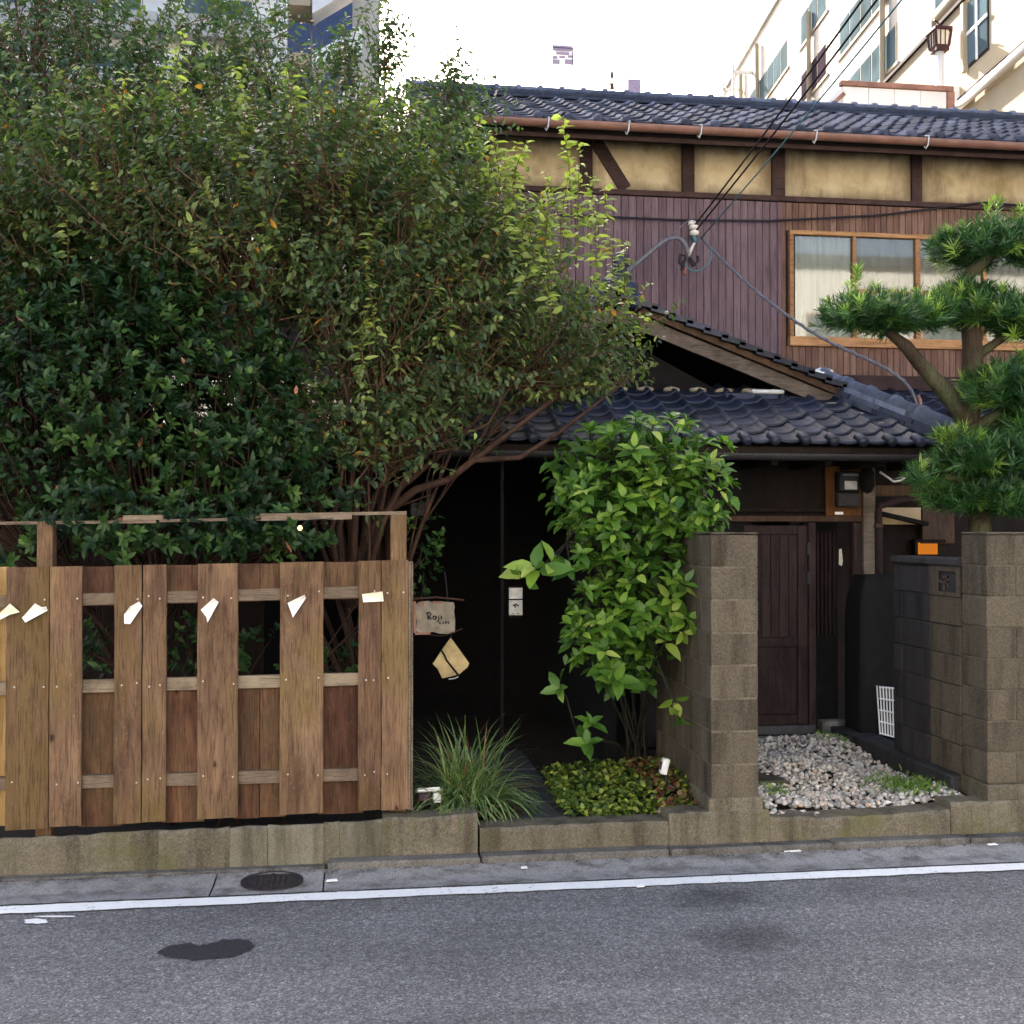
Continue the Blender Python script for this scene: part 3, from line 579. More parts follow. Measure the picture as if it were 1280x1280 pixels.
# --- main body and dark lower storey
m = MB(); m.box(xw0+.03, xw1-.02, YW+.03, 9.0, .1, z_hd); m.build('main_wall', M['groove'], house)
m = MB(); m.box(xw0-3.9, 2.9, 4.3, 4.4, .1, 2.95); m.build('rear_wall', M['void'], house)
m = MB(); m.box(-9, xw0-.03, YW-.1, YW-.02, .1, 4.4); m.build('wing_wall', M['sidingp'], house)
m = MB(); m.prism([(-9.3, YW-.6, 4.3), (-9.3, YW+2.2, 5.5), (-9.3, YW+2.2, 5.4), (-9.3, YW-.6, 4.2)], (1, 0, 0), 9.3+xw0-.06); m.build('wing_roof', M['tile'], house)
# --- vertical siding boards
xsplit = P(974, 360, YW).x
def siding(x0, x1, w, mat, z0, z1, y=YW):
    x = x0; k = 0
    while x < x1 - .02:
        b = min(x + w, x1); rbox('siding_board', mat, house, x+.0025, b-.0025, y - .012 - (.002 if k % 3 == 0 else 0), y+.012, z0, z1, .003); x += w; k += 1
wb = (P(972, 360, YW).x - P(780, 360, YW).x) / 20.7
siding(xw0, xsplit, wb, M['sidingp'], z_sb, z_st)
wx0, wx1 = P(985, 360, YW).x, xw1 - .6; wz0, wz1 = zz(433, 990), zz(289, 990)
x = xsplit; wbb = wb * .88; k = 0
while x < xw1:
    b = x + wbb
    if b <= wx0 + .03 or x >= wx1: rbox('siding_board', M['sidingb'], house, x+.0025, b-.0025, YW-.012, YW+.012, z_sb, z_st, .003)
    else:
        rbox('siding_board', M['sidingb'], house, x+.0025, b-.0025, YW-.012, YW+.012, z_sb, wz0, .003)
        rbox('siding_board', M['sidingb'], house, x+.0025, b-.0025, YW-.012, YW+.012, wz1, z_st, .003)
    x = b
rbox('corner_strip', M['sidingp'], house, xsplit-.02, xsplit+.012, YW-.022, YW-.013, z_sb, z_st, .003)
rbox('sill_beam', M['beam'], house, xw0-.02, xw1, YW-.045, YW+.05, z_pb-.055, z_pb, .004)
rbox('head_beam', M['beam'], house, xw0-.02, xw1, YW-.04, YW+.05, z_pt, z_hd, .004)
rbox('base_flashing', M['beam'], house, xw0-.02, xw1, YW-.06, YW+.03, z_sb-.16, z_sb-.003, .004)
# --- ochre plaster panels between posts
posts = [(600,611),(725,740),(852,867),(964,980),(1138,1151),(1320,1334),(1500,1512)]
pxs = [(P(a, 215, YW).x, P(b, 215, YW).x) for a, b in posts]
for a, b in pxs: rbox('upper_post', M['beam'], house, a, b, YW-.035, YW+.05, z_pb+.001, z_pt-.001, .003)
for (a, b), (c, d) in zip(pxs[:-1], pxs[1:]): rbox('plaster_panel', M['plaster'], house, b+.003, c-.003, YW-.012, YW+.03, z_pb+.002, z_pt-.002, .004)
m = MB(); m.bar((P(744, 183, YW).x, YW-.022, z_pt-.01), (P(781, 243, YW).x, YW-.022, z_pb+.01), .03, .13, up=(1, 0, .6)); m.build('brace', M['beam'], house)
m = MB(); m.bar((xw0+.05, YW-.022, z_pt-.02), (P(618, 243, YW).x, YW-.022, z_pb+.01), .02, .03); 
# --- window with curtains
win = put('window', MB().box(wx0+.01, wx1-.01, YW+.02, YW+.05, wz0+.01, wz1-.01).mesh('window'), M['groove'], house)
fr = [(wx0, wx1, wz1-.045, wz1, -.06), (wx0, wx1, wz0, wz0+.1, -.06), (wx0, wx0+.045, wz0, wz1, -.055), (wx1-.045, wx1, wz0, wz1, -.055)]
for a, b, c_, d, e in fr[:2]: rbox('frame', M['trim'], win, a, b, YW+e, YW+.018, c_, d, .004)
for a, b, c_, d, e in fr[2:]: rbox('frame', M['trim'], win, a, b, YW+e, YW+.017, c_+.1001 if c_ == wz0 else c_, d-.0451, .004)
mull = [P(1066, 360, YW).x, P(1145, 360, YW).x, P(1228, 360, YW).x, P(1310, 360, YW).x]
for i, xm in enumerate(mull): rbox('mullion', M['trim'], win, xm-.028 if i % 2 else xm-.02, xm+.028 if i % 2 else xm+.02, YW-.05, YW+.015, wz0+.101, wz1-.046, .003)
sx = [wx0+.05] + mull + [wx1-.05]
for i, (a, b) in enumerate(zip(sx[:-1], sx[1:])):
    rbox('pane', M['pane'], win, a+.02, b-.02, YW-.022, YW-.018, wz0+.102, wz1-.047, 0)
    if i in (1, 2): rbox('lock_rail', M['trim'], win, a+.02, b-.02, YW-.035, YW-.024, P(1100, 365, YW).z-.02, P(1100, 365, YW).z+.02, .002)
    n = 60; vs = []; amp = .008 if i else .014
    for k in range(n + 1):
        xx = a + .03 + (b-a-.06)*k/n; yy = YW + .002 + amp * math.sin(k*.9) * (0.6 + .4*math.sin(k*.31+i))
        vs += [(xx, yy, wz0+.11), (xx, yy + random.uniform(-.001, .001), wz1-.05)]
    m = MB(); m.add(vs, [(2*k, 2*k+2, 2*k+3, 2*k+1) for k in range(n)]); m.build('curtain', M['curtain'] if i in (0, 4) else M['curtain2'], win, True)
# --- tiles
def tile_mesh(name, w, L, knob=False, depth=.03):
    nx = 13; prof = []
    for i in range(nx):
        t = i / (nx - 1)
        if t < .74: z = -depth * (math.sin(math.pi * t / .74) ** .6) * .4
        else: z = depth * math.sin(math.pi * (t - .74) / .26) * 1.0
        prof.append((-w*.02 + t*w*1.04, z))
    th = .016; vs = []
    for (y, dz) in ((0, .022), (.03, .024), (L, .0)):
        for x, z in prof:
            yy = y - (.018 * math.sin(math.pi * min(1, (x/w)/.72)) if y == 0 and x/w < .72 else 0); vs.append((x, yy, z + dz))
    for (y, dz) in ((0, .022-th), (L, -th)):
        for x, z in prof:
            yy = y - (.018 * math.sin(math.pi * min(1, (x/w)/.72)) if y == 0 and x/w < .72 else 0); vs.append((x, yy, z + dz))
    fs = []
    q = lambda r, i: r*nx + i
    for i in range(nx-1):
        fs += [(q(0,i), q(0,i+1), q(1,i+1), q(1,i)), (q(1,i), q(1,i+1), q(2,i+1), q(2,i)), (q(3,i), q(3,i+1), q(0,i+1), q(0,i)), (q(4,i), q(4,i+1), q(3,i+1), q(3,i))]
    m = MB(); m.add(vs, fs)
    if knob:
        cx = w * .86; n = 10; r = .042
        for k, (rr, yy) in enumerate(((r, .06), (r, -.028), (r*.8, -.042), (.001, -.05))):
            pass
        vv = [(cx + rr*math.cos(2*math.pi*j/n), yy, .022 + rr*math.sin(2*math.pi*j/n)) for rr, yy in ((r, .08), (r, -.026), (r*.78, -.04), (r*.3, -.046)) for j in range(n)]
        m.add(vv, [(k*n+j, k*n+(j+1)%n, (k+1)*n+(j+1)%n, (k+1)*n+j) for k in range(3) for j in range(n)] + [tuple(3*n+j for j in range(n))])
    return m.mesh(name, True)
def tiles(parent, O, ex, ey, cols, rows, w, ex_len, mat, mesh, eave=None, clip=None, lift=.02):
    ex = Vector(ex).normalized(); ey = Vector(ey).normalized(); ez = ex.cross(ey); cnt = 0
    for r in range(rows):
        for c_ in range(cols):
            p = Vector(O) + ex*(c_*w) + ey*(r*ex_len) + ez*lift
            if clip and not clip(p + ex*w/2 + ey*.1): continue
            j = random.uniform
            mt = Matrix((ex, ey, ez)).transposed().to_4x4(); mt.translation = p + ex*j(-.004, .004) + ey*j(-.006, .006) + ez*j(-.002, .003)
            mt = mt @ Euler((j(-.012, .012), j(-.012, .012), j(-.012, .012))).to_matrix().to_4x4()
            put('roof_tile', eave if (eave and r == 0) else mesh, mat, parent, mtx=mt); cnt += 1
    return cnt
def half_tube(a, b, r, n=8, up=(0, 0, 1), band=.0):
    a = Vector(a); b = Vector(b); d = (b-a).normalized(); s = d.cross(Vector(up)).normalized(); u = s.cross(d); m = MB()
    st = [(a, r), (b, r)] if not band else [(a, r+band), (a + d*.05, r+band), (a + d*.055, r), (b, r)]
    vs = [p + (s*math.cos(math.pi*j/n) + u*math.sin(math.pi*j/n))*rr for p, rr in st for j in range(n+1)]
    k = len(st); m.add(vs, [(i*(n+1)+j, i*(n+1)+j+1, (i+1)*(n+1)+j+1, (i+1)*(n+1)+j) for i in range(k-1) for j in range(n)] + [tuple(range(n, -1, -1)), tuple((k-1)*(n+1)+j for j in range(n+1))])
    return m.mesh('cap', True)
# --- upper roof
YE, ZE = 4.4, P(800, 156, 4.4).z; SL = .455; YRg = 7.0; ZRg = ZE + (YRg-YE)*SL; xe0 = P(528, 150, YE).x; xe1 = xw1 + .4
m = MB(); th = .1
m.prism([(xe0, YE+.05, ZE-.035+.025), (xe0, YRg, ZRg-.035), (xe0, YRg+3, ZRg-.035-3*SL), (xe0, YRg+3, ZRg-.13-3*SL), (xe0, YRg, ZRg-.13), (xe0, YE+.05, ZE-.1)], (1, 0, 0), xe1-xe0)
up_roof = m.build('upper_roof', M['darkwood'], house)
tm_u = tile_mesh('tile_upper', .28, .31); tm_ue = tile_mesh('tile_upper_eave', .28, .31, True)
cols = 28
tiles(up_roof, (xe0, YE-.03, ZE-.015), (1, 0, 0), (0, 1, SL), cols, 10, (xe1-xe0)/cols, math.hypot(YRg-YE, ZRg-ZE)/10.2, M['tile_up'], tm_u, tm_ue)
for k in range(3): rbox('ridge_course', M['tile_up'], up_roof, xe0-.02, xe1, YRg-.15+.015*k, YRg+.15-.015*k, ZRg-.02+.036*k, ZRg+.013+.036*k, .008)
x = xe0 - .05; k = 0
while x < xe1:
    put('ridge_cap', half_tube((x, YRg, ZRg+.085), (x+.262, YRg, ZRg+.085), .07, 8, band=.02), M['ridge'], up_roof); x += .265
rbox('fascia', M['beam'], house, xe0, xe1, YE+.06, YE+.09, ZE-.14, ZE-.02, .003)
x = xe0 + .2
while x < xe1: MB().bar((x, YE+.1, ZE-.1), (x, YW+.05, ZE-.1+(YW-YE-.05)*SL), .06, .07).build('rafter', M['beam'], house); x += .45
# gutter with hooks
def half_gutter(name, x0, x1, y, z0, z1, r, mat, parent):
    m = MB(); n = 10; pr = [(math.cos(math.pi + math.pi*j/n)*r, math.sin(math.pi + math.pi*j/n)*r) for j in range(n+1)]
    vs = [(x, y+a, zq+b) for x, zq in ((x0, z0), (x1, z1)) for a, b in pr] + [(x, y+a*.86, zq+b*.86+.001) for x, zq in ((x0, z0), (x1, z1)) for a, b in pr]; q = n+1
    fs = [(j, j+1, q+j+1, q+j) for j in range(n)] + [(2*q+q+j, 2*q+q+j+1, 2*q+j+1, 2*q+j) for j in range(n)] + [(0, q, 3*q, 2*q), (n, 2*q+n, 3*q+n, q+n)]
    m.add(vs, fs); return m.build(name, mat, parent, True)
zg = P(900, 165, YE-.08).z
g1 = half_gutter('upper_gutter', xe0+.05, xe1, YE-.08, zg+.03, zg+.02, .062, M['copper'], house)
for px in (685, 785, 875, 1018, 1157, 1300):
    p = P(px, 160, YE-.08); pts = [(p.x, YE-.075, zg+.06), (p.x, YE-.15, zg+.04), (p.x-.01, YE-.148, zg-.05), (p.x-.025, YE-.13, zg-.085), (p.x-.035, YE-.12, zg-.06)]
    MB().tube(pts, .008, 5).build('gutter_hook', M['hook'], g1)
# --- pent roof under the upper storey (right)
pent = MB(); yq0, zq0, yq1, zq1 = 4.15, P(1100, 524, 4.15).z, YW-.06, P(1100, 494, YW).z
pent.prism([(2.6, yq0, zq0), (2.6, yq1, zq1), (2.6, yq1, zq1-.08), (2.6, yq0, zq0-.08)], (1, 0, 0), 5.2)
pent = pent.build('pent_roof', M['darkwood'], house)
tm = tile_mesh('tile_lower', .27, .31); tme = tile_mesh('tile_lower_eave', .27, .31, True)
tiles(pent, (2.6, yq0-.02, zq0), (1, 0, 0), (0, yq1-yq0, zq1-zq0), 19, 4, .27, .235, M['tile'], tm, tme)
m = MB(); m.box(3.4, 7.5, 4.68, 4.76, .1, zq0+.05); m.build('lower_wall', M['darkwood'], house)
# --- front lean-to roof
yA, zA = 1.6, P(1000, 556, 1.6).z; yB = 2.86; zB = P(1000, 492, yB).z
ctop, cbot = P(1030, 500, yB).x, P(1186, 560, yA).x; xl0 = -3.9
SLP = Vector((0, yB-yA, zB-zA)); Lsl = SLP.length
m = MB(); m.add([(xl0, yA+.03, zA-.015), (cbot, yA+.03, zA-.015), (ctop, yB, zB-.03), (xl0, yB, zB-.03), (xl0, yA+.03, zA-.06), (cbot, yA+.03, zA-.06), (ctop, yB, zB-.1), (xl0, yB, zB-.1)],
                [(0,1,2,3),(7,6,5,4),(0,4,5,1),(1,5,6,2),(2,6,7,3),(3,7,4,0)])
low = m.build('front_roof', M['darkwood'], house)
ncol = 33; wt = (cbot - xl0) / ncol
def inlow(p):
    t = (p.y - yA) / (yB - yA); return p.x < cbot + (ctop-cbot)*t + .05
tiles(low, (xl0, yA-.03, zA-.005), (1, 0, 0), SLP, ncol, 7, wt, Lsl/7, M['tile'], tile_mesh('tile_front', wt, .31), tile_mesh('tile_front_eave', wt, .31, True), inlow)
# right-hand hip slope
m = MB(); xr0 = cbot + .12; m.add([(cbot, yA+.03, zA-.02), (xr0+1.2, yA+.5, zA-.25), (xr0+.9, 4.2, zA+.0), (ctop, yB, zB-.035)], [(0,1,2,3)]); m.build('side_slope', M['tile'], low)
# ridge along the hip: stacked courses, caps with collars, white plaster end
ha, hb_ = Vector((ctop-.03, yB-.02, zB+.02)), Vector((cbot+.0, yA+.02, zA+.03)); hd = (hb_-ha).normalized()
for k in range(3):
    n = 4
    for i in range(n):
        a = ha + (hb_-ha)*((i + .02)/n) + Vector((0, 0, .03+.042*k)); b = ha + (hb_-ha)*((i+.98)/n) + Vector((0, 0, .03+.042*k))
        if k % 2: sh = hd*.08; a = a + sh*(i > 0); b = b + sh*(i < n-1)
        m = MB(); m.bar(a, b, .2-.02*k, .038); m.build('ridge_course', M['tile_up'] if k < 2 else M['ridge'], low)
n = 5
for i in range(n):
    a = ha + (hb_-ha)*(i/n) + Vector((0, 0, .135)); b = ha + (hb_-ha)*((i+1)/n) + Vector((0, 0, .135))
    put('ridge_cap', half_tube(a, b, .062, 8, band=.014), M['ridge'], low)
def lump(name, c, r, mat, parent, seed=0, sub=2, amp=.25):
    bm = bmesh.new(); bmesh.ops.create_icosphere(bm, subdivisions=sub, radius=1); rd = random.Random(seed)
    ph = [rd.uniform(0, 6) for _ in range(6)]
    for v in bm.verts:
        q = 1 + amp * (math.sin(v.co.x*3+ph[0]) * math.sin(v.co.y*3+ph[1]) + .6*math.sin(v.co.z*5+ph[2]))
        v.co = Vector((v.co.x*r[0]*q, v.co.y*r[1]*q, v.co.z*r[2]*q))
    me = bpy.data.meshes.new(name); bm.to_mesh(me); bm.free(); me.shade_smooth(); return put(name, me, mat, parent, loc=c)
lump('plaster_end', ha + Vector((-.03, -.03, .12)), (.06, .06, .06), M['whiteplaster'], low, 1)
lump('plaster_end', ha + Vector((.02, -.01, .17)), (.09, .05, .035), M['whiteplaster'], low, 2)
lump('plaster_end', ha + Vector((-.06, -.05, .06)), (.035, .04, .06), M['whiteplaster'], low, 3)
lump('corner_ornament', hb_ + Vector((.03, -.04, .06)), (.06, .06, .07), M['lime'], low, 4)
x = xl0 + .1   # lime crescents closing the tile ends along the gable foot
while x < ctop - .1:
    if x > .6: lump('lime_filling', (x + wt*.42, yB-.12, zB-.0), (.085, .04, .028), M['lime'], low, int(x*100) % 97, 1, .15)
    x += wt
for i in range(4):
    t = .25 + .2*i; p = ha + (hb_-ha)*t; lump('lime_filling', p + Vector((-.16, -.03, -.02)), (.1, .05, .025), M['lime'], low, 30+i, 1, .15)
# gutter of the front roof
zg2 = P(1000, 566, yA-.06).z
half_gutter('front_gutter', xl0, cbot+.05, yA-.06, zg2+.0, zg2-.01, .05, M['iron'], house)
x = xl0 + .2
while x < cbot: rbox('rafter', M['darkwood'], house, x, x+.05, yA+.06, 2.38, zA-.15, zA-.08, .003, rot=(math.atan2(zB-zA, yB-yA)*0, 0, 0)); x += .42
# --- gable above the front roof
yG = 2.62; ap = P(768, 392, yG); ft = P(1052, 508, yG); apx, apz = ap.x, ap.z; s_g = (apz - ft.z) / (ft.x - apx); lx = apx - (ft.x - apx)
gab = MB(); gab.prism([(lx+.25, yG+.22, ft.z-.25), (ft.x-.25, yG+.22, ft.z-.25), (apx, yG+.22, apz-.1)], (0, 1, 0), .06); gable = gab.build('gable_wall', M['void'], house)
def slab(x0, z0, x1, z1, y0, y1, t, name, mat, parent):
    m = MB(); m.add([(x0, y0, z0), (x1, y0, z1), (x1, y1, z1), (x0, y1, z0), (x0, y0, z0-t), (x1, y0, z1-t), (x1, y1, z1-t), (x0, y1, z0-t)], [(0,1,2,3),(7,6,5,4),(0,4,5,1),(1,5,6,2),(2,6,7,3),(3,7,4,0)]); return m.build(name, mat, parent)
gr = slab(apx, apz+.12, ft.x+.12, ft.z+.12-.12*s_g, yG+.02, YW-.02, .05, 'gable_roof', M['darkwood'], house)
slab(lx-.12, ft.z+.12-.12*s_g, apx-.001, apz+.12, yG+.02, YW-.02, .05, 'left_slope', M['darkwood'], gr)
dr = Vector((ft.x-apx, 0, ft.z-apz)).normalized(); dl = Vector((-dr.x, 0, dr.z)); Lg = (ft.x+.12-apx)/dr.x
tmg = tile_mesh('tile_gable', .27, .3)
tiles(gr, Vector((ft.x+.12, yG-.02, ft.z+.13-.12*s_g)), (0, 1, 0), -dr, 5, 10, .27, Lg/10, M['tile'], tmg)
tiles(gr, Vector((lx-.12, yG-.02+5*.27, ft.z+.13-.12*s_g)), (0, -1, 0), -dl, 5, 10, .27, Lg/10, M['tile'], tmg)
for sgn, d in ((1, dr), (-1, dl)):    # barge boards: a broad grey board and a moulding above it
    a = Vector((apx - sgn*.0, yG-.01, apz+.02)); b = a + d*(Lg*.985)
    m = MB(); m.bar(a + d*.0 + Vector((0, 0, -.02)), b + Vector((0, 0, -.02)), .035, .11, up=(0, 0, 1)); m.build('barge_board', M['barge'], gr)
    m = MB(); m.bar(a + Vector((0, -.03, .08)), b + Vector((0, -.03, .075)), .05, .05); m.build('barge_moulding', M['postwood'], gr)
for sgn, d in ((1, dr), (-1, dl)):    # stepped verge tiles along the gable edge
    nrm = Vector((-d.z*sgn, 0, d.x*sgn)); nv = 14
    for i in range(nv):
        a = Vector((apx, yG-.07, apz+.135)) + d*(Lg*i/nv - .02) + nrm*.0; b = a + d*(Lg/nv + .05) + nrm*.026
        m = MB(); m.bar(a, b, .12, .045); m.build('verge_tile', M['tile'], gr)
put('ridge_cap', half_tube((apx, yG-.05, apz+.26), (apx, YW, apz+.26), .08, 8), M['tile'], gr)
for k in range(2): rbox('ridge_course', M['tile'], gr, apx-.11+.015*k, apx+.11-.015*k, yG-.03, YW-.03, apz+.14+.06*k, apz+.195+.06*k, .006)
for i, (a, b, c_) in enumerate(((0, .2, .1), (.06, .1, .09), (-.07, .12, .09), (.14, .0, .08), (-.15, .02, .08), (.0, .34, .07))): lump('ridge_ornament', (apx+a+.03, yG-.08, apz+.08+b), (c_, .05, c_), M['tile'], gr, i, 2, .2)
# plaster shelf and grey tile slab at the right foot of the gable
q = P(955, 496, yG+.02); rbox('foot_slab', M['tile_up'], gr, q.x-.35, q.x+.1, yG-.05, yG+.2, q.z-.05, q.z+.02, .008); rbox('lime_filling', M['whiteplaster'], gr, q.x-.12, q.x+.16, yG-.04, yG+.2, q.z+.021, q.z+.055, .012)
q = P(1062, 505, yG-.03); lump('lime_filling', q, (.1, .05, .05), M['whiteplaster'], gr, 12)
# --- ground floor front: wall, lintel, door, posts
YD = 2.4
xd = lambda px: P(px, 780, YD).x
zd = lambda py: P(1000, py, YD).z
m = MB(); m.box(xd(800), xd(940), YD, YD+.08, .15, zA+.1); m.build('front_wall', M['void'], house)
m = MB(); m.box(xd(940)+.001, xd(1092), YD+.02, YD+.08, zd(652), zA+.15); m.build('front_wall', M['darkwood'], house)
rbox('lintel', M['postwood'], house, xd(800), xd(1092), YD-.05, YD+.019, zd(652), zd(645), .004)
rbox('picture_rail', M['darkwood'], house, xd(800), xd(1030), YD-.04, YD+.018, zd(640), zd(635), .004)
rbox('corner_post', M['barge'], house, xd(1076), xd(1091), YD-.06, YD+.06, .2, zA+.1, .005)
rbox('door_jamb', M['doorwood'], house, xd(1064.5), xd(1075.5), YD-.03, YD+.05, .25, zd(653), .004)
for a, b in ((1066, 1068),): rbox('jamb_edge', M['postwood'], house, xd(a), xd(b), YD-.045, YD-.031, .25, zd(653), .003)
door = put('door', MB().box(xd(930), xd(1008)-.002, YD+.012, YD+.03, zd(905), zd(657)).mesh('door'), M['doorwood'], house)
rbox('stile', M['doorwood'], door, xd(997), xd(1009), YD-.012, YD+.011, zd(905), zd(657), .005)
rbox('stile', M['doorwood'], door, xd(1010), xd(1019), YD-.02, YD+.02, zd(918), zd(653), .004)
for y0, y1 in ((668, 657), (808, 796), (905, 893)): rbox('door_rail', M['doorwood'], door, xd(930), xd(997)-.002, YD-.01, YD+.011, zd(y0), zd(y1), .004)
for i in range(6):
    a = xd(930) + (xd(997)-xd(930))*i/6; b = xd(930) + (xd(997)-xd(930))*(i+1)/6
    rbox('panel_board', M['doorwood'], door, a+.002, b-.004, YD+.002, YD+.0118, zd(796)+.002, zd(668)-.002, .003)
rbox('lower_panel', M['doorwood'], door, xd(932), xd(996), YD+.003, YD+.0118, zd(893)+.004, zd(808)-.004, .006)
for y in (686, 722): rbox('hinge', M['iron'], door, xd(1007.5), xd(1011.5), YD-.03, YD-.0125, zd(y+8), zd(y-8), .003)
rbox('kick_plate', M['slate'], door, xd(930), xd(1018), YD-.025, YD+.011, zd(917), zd(906), .003)
sl_ = put('slatted_door', MB().box(xd(1019), xd(1065), YD+.28, YD+.3, .2, zd(653)).mesh('slatted_door'), M['void'], house)
for i in range(8):
    a = xd(1021) + i*.036; rbox('slat', M['doorwood'], sl_, a, a+.018, YD+.25, YD+.279, zd(800), zd(665), .003)
p = P(1051, 697, YD+.24); m = MB(); m.prism([p + Vector((-.014, 0, .07)), p + Vector((.008, 0, .075)), p + Vector((.018, 0, -.03)), p + Vector((.01, 0, -.07)), p + Vector((-.016, 0, -.06))], (0, 1, 0), .004)
m.build('torn_label', M['paper_old'], sl_)
rbox('door_sill', M['gutter'], house, xd(930), xd(1024), YD-.14, YD-.03, .1, zd(918), .008); rbox('door_sill', M['gutter'], house, xd(1024)+.004, xd(1073), YD-.14, YD-.03, .1, zd(917), .008)
rbox('sill_block', M['gutter'], house, xd(1027), xd(1066), YD-.02, YD+.1, .15, zd(902), .01)
rbox('side_plank', M['barge'], house, xd(1089.5), xd(1096), YD-.1, YD-.07, zd(915), zd(856), .003)
# right of the corner post: beams, downpipe, side yard
rbox('yard_beam', M['postwood'], house, xd(1092), 5.6, YD-.03, YD+.05, zd(620), zd(606), .005)
rbox('yard_beam', M['darkwood'], house, xd(1092), 5.6, YD+.3, YD+.4, zd(633), zd(624), .005)
m = MB(); m.box(xd(1092), 5.6, YD+.05, YD+.07, zd(606)+.001, zA+.1); m.build('eave_board', M['darkwood'], house)
pts = [P(1180, 616, 2.2), P(1120, 626, 2.2), P(1100, 632, 2.2), P(1098, 640, 2.2), P(1098.5, 700, 2.2), P(1099, 780, 2.2)]
dp = MB().tube(pts, .031, 10).build('downpipe', M['doorwood'], house, True)
for py in (657,): c = P(1098, py, 2.2); MB().tube([c + Vector((0, 0, -.015)), c + Vector((0, 0, .015))], .037, 10).build('pipe_collar', M['postwood'], dp)
# neighbour wall glimpsed through the yard
yard = thing('yard_annex', 'low annex in the dark side yard with tan wall and a lit amber window', 'annex', (4.6, 4.3, .12))
m = MB(); m.box(3.45, 7, 4.55, 4.65, .12, 2.6); m.build('back_wall', M['darkwood'], yard)
def yq(px, py): return P(px, py, 4.5)
a, b = yq(1098, 653), yq(1149, 634); rbox('tan_panel', M['tanwall'], yard, a.x, b.x, 4.46, 4.549, a.z-.02, b.z, .004)
a, b = yq(1150, 655), yq(1190, 625); rbox('board_panel', M['postwood'], yard, a.x, b.x, 4.45, 4.549, a.z-.2, b.z, .004)
m = MB(); m.bar(yq(1095, 642) + Vector((0, -.1, 0)), yq(1152, 655) + Vector((0, -.1, 0)), .1, .04); m.build('awning_edge', M['darkwood'], yard)
a, b = yq(1144, 693), yq(1172, 678); wn = put('window', MB().box(a.x, b.x, 4.5, 4.548, a.z, b.z).mesh('w'), M['amber'], yard)
m = MB(); m.box(a.x-.03, b.x+.06, 4.44, 4.52, b.z, b.z+.03); m.box(a.x-.03, a.x, 4.44, 4.52, a.z-.03, b.z); m.box(a.x-.03, b.x+.06, 4.44, 4.52, a.z-.05, a.z-.005); m.build('frame', M['darkwood'], wn)
# dark passage walls left of the shrub
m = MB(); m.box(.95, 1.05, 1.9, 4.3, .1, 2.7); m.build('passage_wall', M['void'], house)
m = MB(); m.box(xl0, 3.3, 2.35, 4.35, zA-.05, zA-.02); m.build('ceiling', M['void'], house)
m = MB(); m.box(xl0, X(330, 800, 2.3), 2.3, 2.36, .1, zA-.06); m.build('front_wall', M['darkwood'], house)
# ================================================================== THINGS ON AND AROUND THE HOUSE
# electric meter
ym = YD - .015
mt_ = thing('electric_meter', 'grey electric meter on an orange brown wooden board beside the door', 'electric meter', P(1053, 615, ym))
a, b = P(1031, 645, ym), P(1075, 583, ym)
rbox('backing_board', m_wood('orange_board', (0.09, 0.04, 0.012), (0.15, 0.065, 0.02), (0.2, 0.09, 0.03), 'z', 20), mt_, a.x, b.x, YD-.04, YD-.005, a.z, b.z, .004)
a, b = P(1041, 634, ym), P(1068, 590, ym); zm = a.z + (b.z-a.z)*.42
rbox('case', M['blackplastic'], mt_, a.x, b.x, YD-.13, YD-.041, zm, b.z, .012); rbox('terminal_cover', M['iron'], mt_, a.x, b.x, YD-.12, YD-.041, a.z, zm-.004, .01)
rbox('dial_window', M['grey'], mt_, a.x+.035, b.x-.012, YD-.136, YD-.131, zm+.13, b.z-.02, .003)
rbox('name_plate', M['hook'], mt_, a.x+.05, b.x-.03, YD-.135, YD-.1305, zm+.02, zm+.09, .002)
a = P(1047, 642, ym); rbox('paper_tag', M['paper'], mt_, a.x-.035, a.x+.035, YD-.046, YD-.0405, a.z-.008, a.z+.014, 0)
# dark round lamp housing next to the meter
pb = P(1084, 600, 2.25); lp = lump('wall_lamp', pb, (.06, .07, .11), M['void'], None, 5, 2, .08); tag(lp, 'black rounded lamp housing on the post beside the electric meter', 'lamp')
# white bracket wire under the eave
tag(MB().tube([P(1100, 590, 2.0), P(1117, 602, 2.0), P(1128, 600, 2.0), P(1134, 593, 2.0), P(1133, 590, 2.0)], .009, 6).build('bracket', M['white'], None, True), 'bent white wire bracket hanging under the eave', 'bracket')
# black covered bundle and wire panel
yc = 2.05; a, b = P(1066, 900, yc), P(1128, 718, yc)
bm = bmesh.new(); bmesh.ops.create_cube(bm, size=1); bmesh.ops.subdivide_edges(bm, edges=bm.edges[:], cuts=7, use_grid_fill=True)
for v in bm.verts:
    x, y, z = v.co; top = max(0, z - .25) / .25; k = 1 - .12*top**2
    if x < 0: k -= .2*top**3
    x *= k; y *= k; f = .012*math.sin(x*34 + z*3)*(.5 - z)
    v.co = Vector(((a.x+b.x)/2 + x*(b.x-a.x), yc + y*.28 + f, .22 + (z+.5)*(b.z-.22)))
me = bpy.data.meshes.new('cover'); bm.to_mesh(me); bm.free(); me.shade_smooth()
tag(put('covered_bundle', me, M['black']), 'tall bundle under a black cover between the door post and the dark block wall', 'bundle')
wp = thing('wire_panel', 'white wire mesh panel leaning beside the black covered bundle', 'wire panel', P(1112, 915, 1.75))
for i in range(9):
    t = i/8; a = P(1100 + 3*t + 24*t, 918 + 6*t, 1.8); b = P(1096 + 31*t, 857 + 3*t, 1.82); m = MB(); m.tube([a, b], .006, 5); m.build('wire', M['white'], wp)
for j in range(5):
    t = j/4; m = MB(); m.tube([P(1100-t*1, 916-t*57, 1.8), P(1127, 924-t*63, 1.8)], .006, 5); m.build('wire', M['white'], wp)
